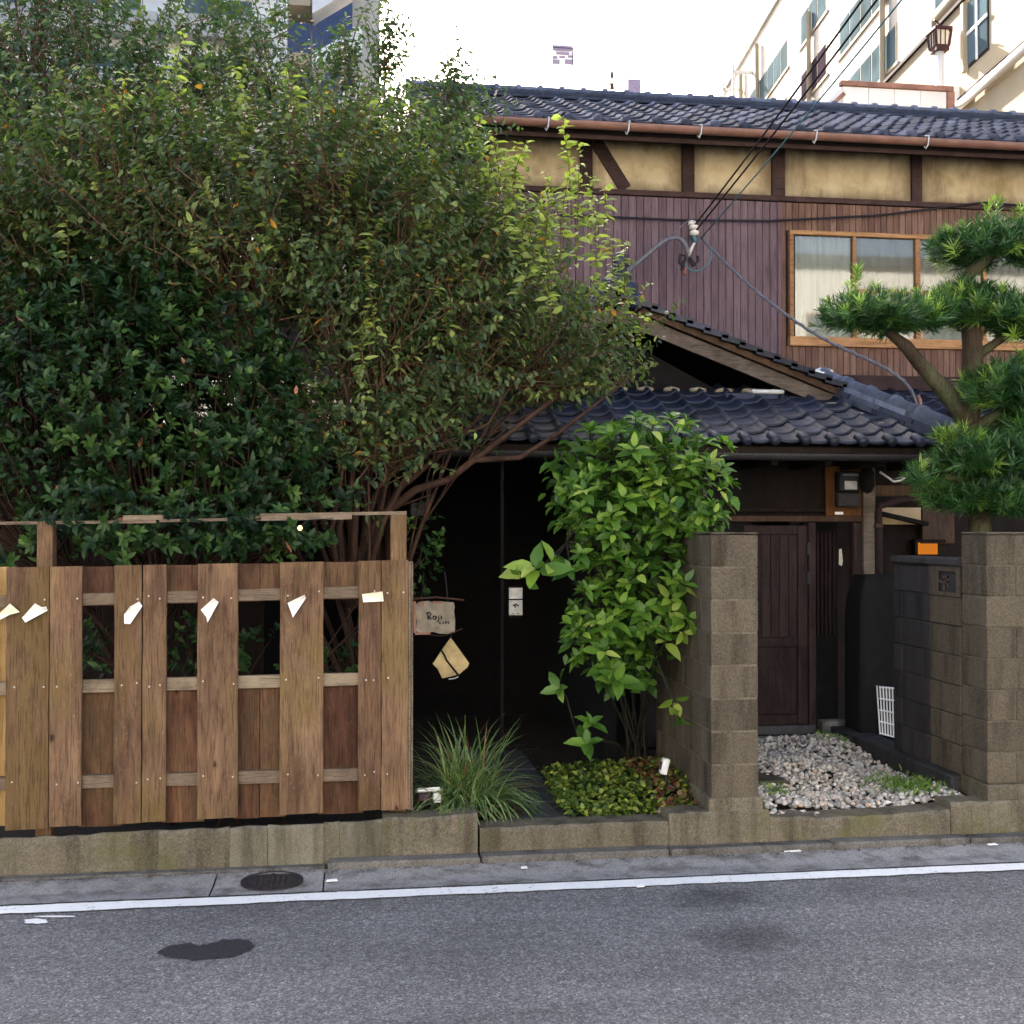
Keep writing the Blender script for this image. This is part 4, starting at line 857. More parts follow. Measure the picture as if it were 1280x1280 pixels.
# service wires, insulator, cables
yi = 4.55; ins = P(865, 298, yi)
it = thing('insulator', 'porcelain insulator stack with cable ends on the purple siding', 'insulator', ins)
for k, (px, py, r) in enumerate(((865, 279, .04), (867, 284, .046), (868, 291, .046))):
    c = P(px, py, yi); vs = [(-.03, .4), (-.018, 1), (.012, 1), (.03, .4)]; m = MB(); m.tube([c + Vector((0, 0, h)) for h, _ in vs], [r*q for _, q in vs], 10); m.build('porcelain_disc', M['porcelain'], it, True)
MB().tube([P(866, 300, yi), P(869, 299, yi)], .04, 8).build('clamp', M['cable_blue'], it)
m = MB(); m.tube([P(869, 302, yi), P(864, 312, yi), P(861, 320, yi)], [.012, .016, .012], 7); m.build('bracket_arm', M['porcelain'], it, True)
m = MB(); m.bar(P(866, 296, yi), P(866, 296, 4.99), .03, .03); m.build('wall_stay', M['iron'], it)
m = MB()
for pts in ([(858,322),(853,330),(852,338),(856,336)],[(862,322),(868,330),(873,326),(872,320)],[(857,320),(850,318),(849,328),(855,334)],[(860,324),(866,332),(870,330)]): m.tube([P(x, y, yi-.02) for x, y in pts], .014, 6)
m.build('cable_splice', M['cable_black'], it, True)
MB().tube([P(x, y, yi-.02) for x, y in ((857,334),(855,340),(857,343))], .014, 6).build('wire_end', M['cable_red'], it, True)
MB().tube(bez(P(857, 330, yi), P(862, 342, yi), P(872, 342, yi), P(884, 332, yi), 8) + bez(P(884, 332, yi), P(893, 322, yi), P(890, 308, yi), P(876, 298, yi), 8)[1:], .008, 6).build('loop_cable', M['cable_blue'], it, True)
def cable(name, pts, r, mat, label, n=6):
    return tag(MB().tube(pts, r, n).build(name, mat, None, True), label, 'cable')
pole_top = Vector((2.9, -6.1, 7.4))
for k, (p0, dx, mt, lb) in enumerate((((868, 282), 0, 'cable_black', 'upper black service wire rising from the insulator toward the sky'), ((870, 288), .14, 'cable_black', 'lower black service wire running parallel to its twin above the insulator'), ((876, 298), .33, 'cable_blue', 'thin green service wire rising from the cable loop'))):
    a = P(*p0, yi); b = pole_top + Vector((dx, 0, -dx*.6)); pts = [a.lerp(b, t) + Vector((0, 0, -.35*4*t*(1-t)*.5)) for t in np.linspace(0, 1, 24)]
    cable('service_wire', pts, .009 if k < 2 else .007, M[mt], lb)
cable('conduit_cable', [P(757, 358, 4.7), P(775, 347, 4.65), P(800, 326, 4.6), P(829, 302, yi)] + bez(P(829, 302, yi), P(845, 293, yi), P(857, 296, yi), P(860, 318, yi), 10)[1:], .022, M['cable_grey'], 'grey sheathed cable bending down to the splice left of the insulator', 8)
cable('stay_wire', [P(832, 300, yi), P(862, 274, yi)], .006, M['cable_grey'], 'thin grey stay wire above the sheathed cable')
pts = bez(P(876, 296, yi), P(915, 340, 4.1), P(960, 380, 3.6), P(1010, 412, 3.3), 14) + bez(P(1010, 412, 3.3), P(1060, 445, 3.0), P(1120, 455, 2.7), P(1140, 490, 2.6), 14)[1:] + [P(1146, 505, 2.6), P(1148, 520, 2.55)]
tw = MB(); tw.tube(pts, .013, 8)
nP = len(pts); hel = []
for i in range((nP-1)*8):
    t = i/8; k = int(t); p = pts[k].lerp(pts[min(k+1, nP-1)], t-k); hel.append(p + Vector((0, math.cos(i*.55)*.014, math.sin(i*.55)*.014)))
tw.tube(hel, .0075, 5); tag(tw.build('twisted_cable', M['cable_grey'], None, True), 'twisted grey cable sagging from the insulator to the ridge tiles', 'cable')
st = P(1150, 512, 2.6); cable('rusty_bracket', [P(1147, 494, 2.6), P(1150, 500, 2.6), P(1151, 526, 2.5)], .016, M['rust'], 'rusty bracket holding the twisted cable above the ridge tiles')
pts = [P(700, 268, 4.93), P(760, 271, 4.93), P(850, 275, 4.93), P(960, 276, 4.93), P(1100, 269, 4.93), P(1190, 258, 4.93), P(1230, 253, 4.93), P(1290, 258, 4.93)]
cable('wall_cable', pts, .011, M['cable_black'], 'black cable strung across the siding above the window')
# ---------------------------------------------------------------- signs in the entrance
ys = 1.15
sg = thing('hanging_sign', 'worn pale board sign reading Roji CAFE hanging in the dark entrance', 'sign', P(545, 772, ys))
q = lambda px, py, y=ys: P(px, py, y)
m = MB(); ol = [(519,756),(524,752.5),(536,751),(541,753.5),(553,752),(567,753),(568.5,758),(567.5,764),(569,775),(568.5,791),(560,792.5),(549,792),(541,789.5),(536,791),(526,791.5),(520,789),(521,776),(518.5,766)]
m.prism([q(*p) for p in ol], (0, 1, 0), .02); m.build('board', M['signboard'], sg)
m = MB()
strokes = [[(534,766),(535,770),(535.5,774.5)],[(533,766.5),(537,765.5),(539,767.5),(537,770),(535,770.5)],[(536,770.5),(539,774)],
           [(543,770),(541,772),(542.5,774.3),(545,773.5),(545.5,771),(543.5,769.8)],[(548,770.5),(548.5,774.5),(547,776.5),(545.8,775.8)],[(548.2,768.4),(548.3,768.9)],[(551.5,769.8),(552,774)],[(551.3,767.6),(551.4,768)],
           [(551.5,777),(549.5,777.8),(549.3,779.4),(551,780)],[(553,779.7),(554.2,777),(555.4,779.6)],[(553.5,778.8),(555,778.7)],[(557,779.5),(557,776.6),(558.8,776.4)],[(557,778),(558.3,777.9)],[(561.5,776.4),(560,776.5),(560,779.4),(561.7,779.2)],[(560,777.9),(561.3,777.8)]]
for s in strokes: m.tube([q(a, b, ys-.003) for a, b in s], .0045 if s[0][1] < 776.2 and s[0][0] < 553 else .003, 5)
m.build('lettering', M['blackplastic'], sg)
m = MB()
for a, b, c_, d in ((517, 752, 520, 791), (519, 790.5, 538, 793.5), (541, 751.5, 552, 754.5), (525, 752, 530, 757)):
    p0, p1 = q(a, d), q(c_, b); m.box(p0.x, p1.x, ys-.004, ys+.018, p0.z, p1.z)
m.build('rust_edge', M['rust'], sg)
MB().tube([q(527, 752), q(530, 715, ys+.05)], .004, 5).build('hanging_wire', M['iron'], sg); MB().tube([q(560, 752), q(556, 715, ys+.05)], .004, 5).build('hanging_wire', M['iron'], sg)
MB().tube([q(515, 749), q(545, 746.5), q(580, 750)], .007, 5).build('hanging_rod', M['bark'], sg); MB().tube([q(538, 794), q(555, 795), (q(578, 786))], .004, 5).build('hanging_rod', M['bark'], sg)
pq = thing('diamond_plaque', 'dull brass diamond plaque with a dark diagonal band below the sign', 'plaque', q(563, 823))
m = MB(); m.prism([q(*p) for p in ((563.5,797),(586.5,829),(584.5,834),(574,843),(553,848),(547,836),(541,830),(552,813))], (0, 1, 0), .012); m.build('sheet', M['brass'], pq)
m = MB(); m.tube([q(551.5, 813, ys-.004), q(555, 818, ys-.004), q(558, 825, ys-.004), q(565, 834, ys-.004), q(573, 844, ys-.004)], .007, 6); m.build('band', M['void'], pq)
m = MB(); m.tube([q(564, 797), q(564, 790)], .003, 5); m.build('hook', M['iron'], pq)
m = MB(); m.tube([q(561, 849), q(568, 848), q(573, 846)], .004, 5); m.build('edge_wire', M['hook'], pq)
# entrance post with notice plate
ya = 1.75
ep = thing('entrance_post', 'slim dark post in the entrance passage', 'post', P(628, 1000, ya)); m = MB(); a = P(628, 800, ya); m.box(a.x-.011, a.x+.011, ya, ya+.03, .12, 2.5); m.build('shaft', M['void'], ep)
a, b = P(636, 769, ya-.02), P(653, 750, ya-.02)
npt = thing('notice_plate', 'small grey plate with a black arrow mark in the dark entrance', 'plate', (a + b)/2)
rbox('plate', M['hook'], npt, a.x, b.x, ya-.03, ya-.015, a.z, b.z, .002); rbox('plate', M['hook'], npt, a.x, b.x, ya-.03, ya-.015, b.z+.008, b.z+.09, .002)
m = MB(); m.tube([P(641, 757, ya-.034), P(645, 755, ya-.034), P(648, 757.5, ya-.034)], .006, 5); m.tube([P(644, 757, ya-.034), P(644, 759.5, ya-.034)], .007, 5); m.tube([P(641, 766, ya-.034), P(641.5, 768, ya-.034)], .004, 4); m.tube([P(646, 766.5, ya-.034), P(649, 767, ya-.034)], .004, 4); m.build('arrow_mark', M['blackplastic'], npt)
m = MB(); m.box(P(628, 760, ya).x+.05, b.x, ya-.014, ya+.02, a.z-.02, b.z+.1); m.build('backing', M['darkwood'], npt)
# grey box by the fence post (behind the tree foot)
a, b = P(513, 645, 1.5), P(533, 628, 1.5); o = rbox('utility_box', M['iron'], None, a.x, b.x, 1.5, 1.6, a.z, b.z, .006); tag(o, 'small grey box hanging in the shade behind the fence post', 'box')
m = MB(); m.bar(P(535, 650, 1.62), P(535, 600, 1.62), .02, .02); hp = m.build('box_bracket', M['iron']); tag(hp, 'thin upright bracket beside the small grey box', 'bracket')
# garden lights
gl = thing('garden_light', 'white garden spotlight half hidden under the striped grass clump', 'garden light', P(537, 1003, .3))
a = P(536, 992, .3); rbox('housing', M['white'], gl, a.x-.075, a.x+.065, .27, .36, a.z+.005, a.z+.03, .006, rot=(-.3, 0, .1)); rbox('side_cheek', M['white'], gl, a.x+.025, a.x+.07, .27, .35, a.z-.05, a.z+.006, .004)
rbox('lens', M['darkglass'], gl, a.x-.065, a.x+.02, .285, .34, a.z-.05, a.z+.003, .01); MB().tube([a + Vector((0, .03, -.04)), (a.x, a.y+.03, .1)], .012, 6).build('spike', M['blackplastic'], gl)
gl = thing('garden_light', 'white garden spotlight standing in the ground cover by the block pillar', 'garden light', P(832, 970, .5))
a = P(831, 958, .5); rbox('housing', M['white'], gl, a.x-.022, a.x+.022, .48, .53, a.z-.05, a.z+.05, .006, rot=(0, .25, 0)); rbox('lens', M['darkglass'], gl, a.x-.03, a.x-.02, .49, .52, a.z-.02, a.z+.03, .003, rot=(0, .25, 0)); MB().tube([a + Vector((.01, .0, -.04)), (a.x, .5, .1)], .01, 6).build('spike', M['blackplastic'], gl)
lump('white_stone', (0,0,0), (.04, .035, .025), M['whiteplaster'], None, 8).location = G(838, 983, .2); tag(bpy.data.objects['white_stone'], 'pale stone lying by the white spotlight in the ground cover', 'stone')
# little lit bulb in the shrub
o = lump('fairy_bulb', P(375, 660, .1), (.013, .013, .015), M['bulb'], None, 9, 2, .02); tag(o, 'tiny glowing warm bulb in the dark shrub under the top rail', 'bulb')
MB().tube([P(375, 658, .1), P(385, 650, .14), P(420, 648, .17)], .003, 5).build('flex', M['cable_black'], o)
# ================================================================== BUILDINGS BEHIND
F0 = Vector((math.sin(YAW), math.cos(YAW), 0)); hdv = (F0 + RT*((585-640)/FPX)).normalized(); hnv = Vector((hdv.y, -hdv.x, 0)); C0 = Vector((CAM.x, CAM.y, 0))
def HP(L, s, z): return C0 + hnv*L + hdv*s + Vector((0, 0, z))
def hbox(name, mat, parent, L0, L1, s0, s1, z0, z1):
    m = MB(); c = [HP(L, s, z) for z in (z0, z1) for L, s in ((L0, s0), (L1, s0), (L1, s1), (L0, s1))]; m.add(c, [(0,3,2,1),(4,5,6,7),(0,1,5,4),(1,2,6,5),(2,3,7,6),(3,0,4,7)]); return m.build(name, mat, parent)
def sp(px, L): return L*FPX/(px-585)
hotel = thing('hotel', 'tall cream white hotel block with rows of windows receding behind the house', 'building', HP(24, 55, 0))
LH = 17; hz_ = lambda m_: 1.9 + LH*m_
hbox('wall', M['creamwhite'], hotel, LH, LH+16, 30, 77, 0, hz_(1.7))
hbox('parapet', M['offwhite'], hotel, LH-.15, LH+16.2, 29.9, 77.2, hz_(1.7)+.002, hz_(1.72))
for fl in range(-4, 5):
    z0, z1 = hz_(1.092 + .178*fl), hz_(1.176 + .178*fl)
    if z0 < 2 or z1 > hz_(1.69): continue
    for s0, n, kind in ((44.6, 5, 'glassblue'), (53.4, 3, 'darkglass' if fl % 2 else 'glassblue'), (60, 6, 'glassblue'), (71, 3, 'darkglass'), (34, 5, 'glassblue')):
        if fl < 0 and s0 < 44: continue
        w_ = hbox('window_band', M['cream'], hotel, LH-.02, LH+.02, s0-.1, s0+n*1.36+.1, z0-.08, z1+.08)
        for k in range(n): hbox('pane', M[kind], w_, LH-.035, LH-.021, s0+k*1.36+.07, s0+(k+1)*1.36-.07, z0, z1)
        hbox('sill', M['cream'], w_, LH-.07, LH-.021, s0-.3, s0+n*1.36+.3, z0-.22, z0-.081)
for s_ in (sp(1022, LH), sp(1118, LH), sp(955, LH), sp(934, LH)):
    MB().tube([HP(LH-.18, s_, 0), HP(LH-.18, s_, hz_(1.5 if s_ < 60 else 1.66))], .12, 8).build('drainpipe', M['cream'], hotel)
for s_ in (67.5, 70.2):   # outdoor stair rails at the far end
    hbox('stair_rail', M['offwhite'], hotel, LH-1.2, LH-1.05, s_, s_+.15, 0, hz_(1.63)); hbox('stair_rail', M['offwhite'], hotel, LH-1.2, LH, s_, s_+.15, hz_(1.6), hz_(1.61))
LA = 9.0; ax = thing('hotel_annex', 'cream rendered annex with pipes and a small recessed window above the roof', 'building', HP(12, 21, 0)); za = 1.9 + LA*1.063
hbox('wall', M['cream'], ax, LA, LA+7, 12, 25.6, 0, za)
hbox('roof_edge', M['beam'], ax, LA-.06, LA+7, 12, 25.7, za+.002, za+.07)
s0, s1 = sp(1251, LA), sp(1224, LA); w_ = hbox('window', M['groove'], ax, LA-.01, LA+.02, s0, s1, za-1.3, za-.12)
for k in range(2):
    for j in range(2): hbox('pane', M['glassblue'], w_, LA-.03, LA-.011, s0+.03+k*(s1-s0)/2, s0+(k+1)*(s1-s0)/2-.03, za-1.25+j*.57, za-1.25+(j+1)*.57-.05)
hbox('frame', M['offwhite'], w_, LA-.05, LA-.031, (s0+s1)/2-.03, (s0+s1)/2+.03, za-1.3, za-.12); hbox('frame', M['offwhite'], w_, LA-.05, LA-.031, s0, s1, za-.72, za-.66)
hbox('reveal', M['cream'], w_, LA-.1, LA-.0101, s1, s1+.12, za-1.35, za-.1)
MB().tube([HP(LA-.12, sp(1209, LA), 9.55), HP(LA-.12, 14.5, 9.55)], .085, 10).build('long_pipe', M['offwhite'], ax, True)
hbox('pipe_shelf', M['beam'], ax, LA-.05, LA, 14.5, 24, 9.72, 9.76)
a = HP(LA-.15, sp(1207, LA), 9.8); hbox('meter_box', M['offwhite'], ax, LA-.16, LA-.001, sp(1212, LA), sp(1203, LA), 9.7, 10.0)
for k, (z, r, s0, s1) in enumerate(((za+.35, .16, 17.5, 21.8), (za+.7, .14, 16, 20.6), (za+.28, .12, 18, 22.5))):
    p = [HP(LA+.15+.3*k, s0, z), HP(LA+.15+.3*k, s1, z), HP(LA+.3+.3*k, s1+.35, z-.12), HP(LA+.4+.3*k, s1+.4, za)]; MB().tube(p, r, 12).build('roof_duct', M['cream'] if k != 1 else M['offwhite'], ax, True)
ln = thing('lantern', 'dark bronze square lantern with pale panes on a white pipe', 'lantern', HP(LA-.35, sp(1187, LA), 9))
c = HP(8.65, sp(1186, 8.65), 0); c.z = P(1186, 62, c.y).z; hL = P(1186, 41, c.y).z - c.z; r_ = .17
m = MB(); m.box(c.x-r_, c.x+r_, c.y-r_, c.y+r_, c.z+hL, c.z+hL+.05); m.build('cap', M['bronze'], ln)
m = MB(); m.box(c.x-r_*.75, c.x+r_*.75, c.y-r_*.75, c.y+r_*.75, c.z-.06, c.z+.04); m.build('base', M['bronze'], ln)
m = MB(); m.box(c.x-r_*.72, c.x+r_*.72, c.y-r_*.72, c.y+r_*.72, c.z+.041, c.z+hL-.001); m.build('milk_pane', M['lanternglass'], ln)
for sx_, sy_ in ((-1,-1),(1,-1),(-1,1),(1,1)): m = MB(); m.bar((c.x+sx_*r_*.72, c.y+sy_*r_*.72, c.z+.02), (c.x+sx_*r_*.9, c.y+sy_*r_*.9, c.z+hL), .04, .04); m.build('corner_bar', M['bronze'], ln)
for sx_ in (-.045, .045):
    m = MB(); m.bar((c.x+sx_, c.y-r_*.76, c.z+.03), (c.x+sx_, c.y-r_*.82, c.z+hL), .015, .015); m.build('glazing_bar', M['bronze'], ln)
    m = MB(); m.bar((c.x-r_*.76, c.y+sx_, c.z+.03), (c.x-r_*.82, c.y+sx_, c.z+hL), .015, .015); m.build('glazing_bar', M['bronze'], ln)
MB().tube([(c.x, c.y, 0), (c.x, c.y, c.z-.05)], .08, 10).build('pipe_post', M['offwhite'], ln, True); MB().tube([(c.x, c.y, c.z+hL+.04), (c.x, c.y, c.z+hL+.14), (c.x-.05, c.y, c.z+hL+.2), (c.x-.1, c.y, c.z+hL+.22)], .016, 6).build('hook', M['bronze'], ln)
yb_ = 9.6; a, b = P(1053, 124, yb_), P(1183, 111, yb_); sh = thing('roof_shed', 'white sheet clad shed with a rusty top rail rising behind the ridge', 'shed', ((a.x+b.x)/2, yb_, 0))
n = 4
for k in range(n): rbox('sheet', M['offwhite'], sh, a.x+(b.x-a.x)*k/n+.004, a.x+(b.x-a.x)*(k+1)/n-.004, yb_, yb_+.03, .0, b.z-.05, 0)
m = MB(); m.box(a.x, b.x, yb_+.031, yb_+1.2, 0, b.z-.06); m.build('body', M['offwhite'], sh)
rbox('top_rail', M['rust'], sh, a.x-.03, b.x+.1, yb_-.04, yb_+.06, b.z-.045, b.z+.03, .005); rbox('end_rail', M['rust'], sh, b.x+.01, b.x+.12, yb_-.03, yb_+.03, 0, b.z-.046, .004)
m = MB(); m.bar(P(1055, 117, yb_), P(1030, 140, yb_), .05, .06); m.build('side_rail', M['rust'], sh)
# apartment tower with outdoor stair (left)
YT = 54.0; at_ = lambda px, py: P(px, py, YT)
apt = thing('apartment_tower', 'tall white apartment tower with navy stair panels behind the trees', 'building', (at_(300, 660).x, YT, 0))
xa1 = at_(358, 300).x; xa2 = at_(452, 300).x; ZT = 46.5
m = MB(); m.box(xa1-46, xa1, YT, YT+12, 0, ZT); m.build('wall', M['offwhite'], apt)  # height and left reach beyond view shaped to keep the garden shaded
m = MB(); m.box(xa1+.01, xa2+1.0, YT+2.5, YT+12, 0, ZT-1); m.build('stair_core', M['creamwhite'], apt)
fh = (P(390, 28, YT).z - P(390, 98, YT).z); zb = P(372, 63, YT).z
xm_ = at_(387, 300).x; xk = at_(440, 300).x; k0 = -int(zb // fh)
for k in range(k0, int((ZT-zb)/fh)-1):
    z = zb + k*fh
    rbox('landing_panel', M['navy'], apt, xa1+.05, xm_, YT+.3, YT+.4, z, z+1.6, 0); rbox('landing_slab', M['cream'], apt, xa1+.05, xm_, YT+.25, YT+2.4, z-.45, z-.01, 0)
    m = MB(); a = Vector((xm_+.1, YT+.3, z-.05)); dz = (P(440, 33, YT).z - P(440, 65+.0, YT).z); b = Vector((xk, YT+.3, z + 1.36))
    m.prism([a, b, b + Vector((0, 0, 1.5)), a + Vector((0, 0, 1.5))], (0, 1, 0), .1); m.build('stair_panel', M['navy'], apt)
    m = MB(); m.prism([a + Vector((0, -.05, -.8)), b + Vector((0, -.05, -.8)), b + Vector((0, -.05, -.01)), a + Vector((0, -.05, -.01))], (0, 1, 0), 2); m.build('stair_slab', M['offwhite'], apt)
    rbox('end_wall', M['offwhite'], apt, xk+.02, xa2, YT+.2, YT+.45, z, z+1.5, 0)
    for j in range(8): rbox('balcony', M['creamwhite'], apt, xa1-.6-(j+1)*5.6, xa1-.8-j*5.6, YT-1.2, YT-.01, z, z+1.1, 0); rbox('balcony_door', M['glassblue'], apt, xa1-.6-(j+1)*5.6+1, xa1-.8-j*5.6-1, YT-.02, YT+.02, z+1.15, z+2.4, 0)
# far rooftop frame, mast and box
YO = 90; o_ = lambda px, py: P(px, py, YO)
rf = thing('rooftop_tower', 'far white tower head with dark louvres above the roof ridge', 'tower', (o_(703, 600).x, YO, 0))
a, b = o_(684, 84), o_(722, 56); m = MB(); m.box(o_(690, 70).x, o_(716.5, 70).x, YO, YO+.3, o_(700, 83).z, b.z); m.build('head', M['bright'], rf); m = MB(); m.box(o_(701, 70).x, o_(705, 70).x, YO, YO+.3, 0, o_(700, 83).z); m.build('shaft', M['bright'], rf)
for (x0, x1, y0, y1) in ((690,716,60.5,59),(690,717,63,61),(695,711,68,66),(690,696,73,71),(699,706,72.5,71),(710,716,72,70.5),(690,699,79.5,75.5),(706,716,80,75.5),(715,716.5,82,66),(690,691,82,80)):
    p0, p1 = o_(x0, y0), o_(x1, y1); rbox('louvre', M['louvre'], rf, p0.x, p1.x, YO-.15, YO-.01, p0.z, p1.z, 0)
for pts in ([(679,72),(681,74),(685,77)],[(680,66),(679,72)],[(685,68),(685,77)],[(723,66),(722,71),(719,75)]): MB().tube([o_(*p) for p in pts] , .05, 5).build('bracket', M['louvre'], rf)
m = MB(); m.bar(o_(680, 74), o_(722, 74), .06, .06); m.build('bracket_beam', M['bright'], rf)
ms = thing('mast', 'thin red and white mast on a far roof beyond the ridge', 'mast', (o_(765, 600).x, YO, 0)); zt = o_(765, 86).z; zb_ = o_(765, 112).z
MB().tube([(o_(765, 100).x, YO, zb_), (o_(765, 100).x, YO, zt)], [.2, .1], 6).build('shaft', M['beam'], ms)
for py in (88, 102, 116): p = o_(765, py); MB().tube([p + Vector((0, 0, -.2)), p + Vector((0, 0, .2))], .3 if py > 90 else .14, 6).build('collar', M['offwhite'], ms)
for dx in (-1, 1): MB().tube([(o_(765, 100).x+dx*.35, YO, o_(765, 121).z), (o_(765, 100).x, YO, zb_)], .1, 5).build('leg', M['beam'], ms)
m = MB(); m.box(o_(752, 100).x, o_(800, 100).x, YO-1, YO+8, 0, o_(765, 121).z); m.build('roof_block', M['offwhite'], ms)
a, b = o_(775, 130), o_(790, 116); o = rbox('roof_box', M['louvre'], None, a.x, b.x, YO-3, YO-1.5, 0, b.z, 0); tag(o, 'small pale mauve stair head peeping over the roof ridge beside the mast', 'building')

# ================================================================== ACROSS THE STREET (behind the viewer): unseen sunlit house fronts, added to bounce warm light
def unseen_street_house(x0, x1, y, h, mat, label):
    r_ = thing('unseen_street_house', label, 'house', ((x0+x1)/2, y, 0)); m = MB(); m.box(x0, x1, y-8, y, 0, h); m.build('wall', mat, r_)
    m = MB(); m.box(x0-.2, x1+.2, y-8.2, y+.2, h+.002, h+.3); m.build('roof', M['tile_up'], r_); n = max(2, int((x1-x0)/3.2)); fl = int(h//3)
    for f in range(fl):
        for k in range(n):
            c = x0 + (x1-x0)*(k+.5)/n; w_ = put('window', MB().box(c-.8, c+.8, y+.002, y+.05, 3*f+.9, 3*f+2.2).mesh('w'), M['trim'], r_); m = MB(); m.box(c-.72, c+.72, y+.051, y+.06, 3*f+.98, 3*f+2.12); m.build('pane', M['glassblue'], w_)
unseen_street_house(-30, -12, -15.5, 9.3, M['street'], 'unseen white rendered three storey house across the street, added for bounced light')
unseen_street_house(-11, 3, -15.0, 10.2, M['street'], 'unseen pale rendered three storey house across the street, added for bounced light')
unseen_street_house(4, 22, -15.5, 9.6, M['street'], 'unseen off white three storey house across the street, added for bounced light')
# ================================================================== VEGETATION
def kmeans(p, k, it=6):
    c = p[rng.choice(len(p), k, replace=False)]
    for _ in range(it):
        l = np.argmin(((p[:, None] - c[None])**2).sum(-1), 1); c = np.array([p[l == i].mean(0) if (l == i).any() else c[i] for i in range(k)])
    return c, l
def V3(a): return Vector((float(a[0]), float(a[1]), float(a[2])))
def make_tree(root, base, ells, nshoot, leafmat, barkmat, L=.058, W=.03, per=13, slen=(.22, .5), up=.55, nlimb=9, r0=.045, tint=(0, .9), spires=(), tpl=LT4, bare=(), spread=.16, twigmat=None, hang=.35):
    st = in_ellipsoids(ells, nshoot); base = np.array(base)
    fld = np.sin(st[:, 0]*6.1 + 1.3)*np.sin(st[:, 1]*5.3 + .7) + np.sin(st[:, 2]*6.7 + st[:, 0]*2.2)*.8   # uneven clumps with gaps between
    st = st[(fld > -.55) | (rng.random(len(st)) < .4)]
    # ---- limbs
    lc, ll = kmeans(st, nlimb); wood = MB(); tw = MB()
    for i in range(nlimb):
        c = lc[i]; d = c - base; h = np.linalg.norm(d); b0 = base + np.append(rng.normal(0, spread, 2), 0)
        pts = bez(V3(b0), V3(b0 + np.array([d[0]*.15, d[1]*.2, d[2]*.45])), V3(base + d*.6 + rng.normal(0, .1, 3)), V3(c), 9)
        wood.tube(pts, [r0*(1-.75*t)*random.uniform(.85, 1.1) for t in np.linspace(0, 1, 10)], 7)
        sub = st[ll == i]
        if len(sub) < 6: continue
        k = max(2, min(9, len(sub)//14)); sc, sll = kmeans(sub, k, 4)
        for j in range(k):
            a = pts[random.choice((4, 5, 6, 7, 8))]; e = V3(sc[j]); mid = a.lerp(e, .5) + V3(rng.normal(0, .06, 3)) + Vector((0, 0, -.04))
            p2 = bez(a, a.lerp(mid, .6), mid, e, 6); wood.tube(p2, [r0*.34*(1-.7*t) for t in np.linspace(0, 1, 7)], 5)
            for s in sub[sll == j]:
                q0 = p2[random.choice((2, 3, 4, 5, 6))]
                if (V3(s) - q0).length < .75: tw.tube([q0, q0.lerp(V3(s), .5) + V3(rng.normal(0, .03, 3)), V3(s)], [.006, .0045, .0035], 3, False)
    for pts, r in bare: wood.tube(pts, np.linspace(r, r*.3, len(pts)).tolist(), 7)
    # ---- leafy shoots
    cen = np.array([0, 0, 0]) + st.mean(0); out = unit(st - cen) * np.array([1, 1, .4]); sd = unit(out*.6 + np.array([0, 0, up]) + rng.normal(0, .3, st.shape))
    sl = rng.uniform(*slen, len(st)); tb = rng.beta(2, 2.6, len(st))*(tint[1]-tint[0]) + tint[0]; nl = np.full(len(st), per); big = np.ones(len(st))
    if len(spires):
        s2 = np.array([P(a, b, y)[:] for a, b, y, l in spires]); d2 = unit(np.array([0, 0, 1.0]) + rng.normal(0, .12, s2.shape)); st = np.concatenate([st, s2]); sd = np.concatenate([sd, d2]); sl = np.concatenate([sl, [x[3] for x in spires]]); tb = np.concatenate([tb, rng.uniform(.86, .95, len(s2))]); nl = np.concatenate([nl, (np.array([x[3] for x in spires])/.014).astype(int)]); big = np.concatenate([big, np.full(len(s2), 1.25)])
    idx = np.repeat(np.arange(len(st)), nl); t = np.concatenate([np.linspace(.08, 1, k) for k in nl]); N = len(idx)
    bend = rng.normal(0, .12, (len(st), 3)); pos = st[idx] + sd[idx]*(sl[idx]*t)[:, None] + bend[idx]*(sl[idx]*t*t)[:, None]
    perp = unit(np.cross(sd[idx], rdir(N))); ld = unit(sd[idx]*.35 + perp*.9 + np.array([0, 0, -hang]) + rng.normal(0, .15, (N, 3)))
    nn = unit(np.array([0, -.25, .8]) + rng.normal(0, .45, (N, 3)))
    tn = np.clip(tb[idx] + rng.normal(0, .11, N) + .1*(t > .75), 0, .955); tn = np.where(rng.random(N) < .007, rng.uniform(.975, 1, N), tn)
    me = cloud_mesh('crown', tpl, pos + rng.normal(0, .006, (N, 3)), ld, nn, L*rng.uniform(.45, 1.35, N)*big[idx]*(1-.3*(t > .9)), W*rng.uniform(.6, 1.25, N)*big[idx], tn)
    for i in range(len(st)):
        if i % 2 == 0 or i >= len(st) - len(spires): p0 = V3(st[i]); tw.tube([p0, p0 + V3(sd[i]*sl[i]*.5 + bend[i]*sl[i]*.25), p0 + V3(sd[i]*sl[i]*.97 + bend[i]*sl[i]*.94)], [.0045, .0035, .002], 3, False)
    wood.build('trunk', barkmat, root, True); o = tw.build('twigs', twigmat or M['twig'], root); o['kind'] = 'stuff'
    put('crown', me, leafmat, root)['kind'] = 'stuff'
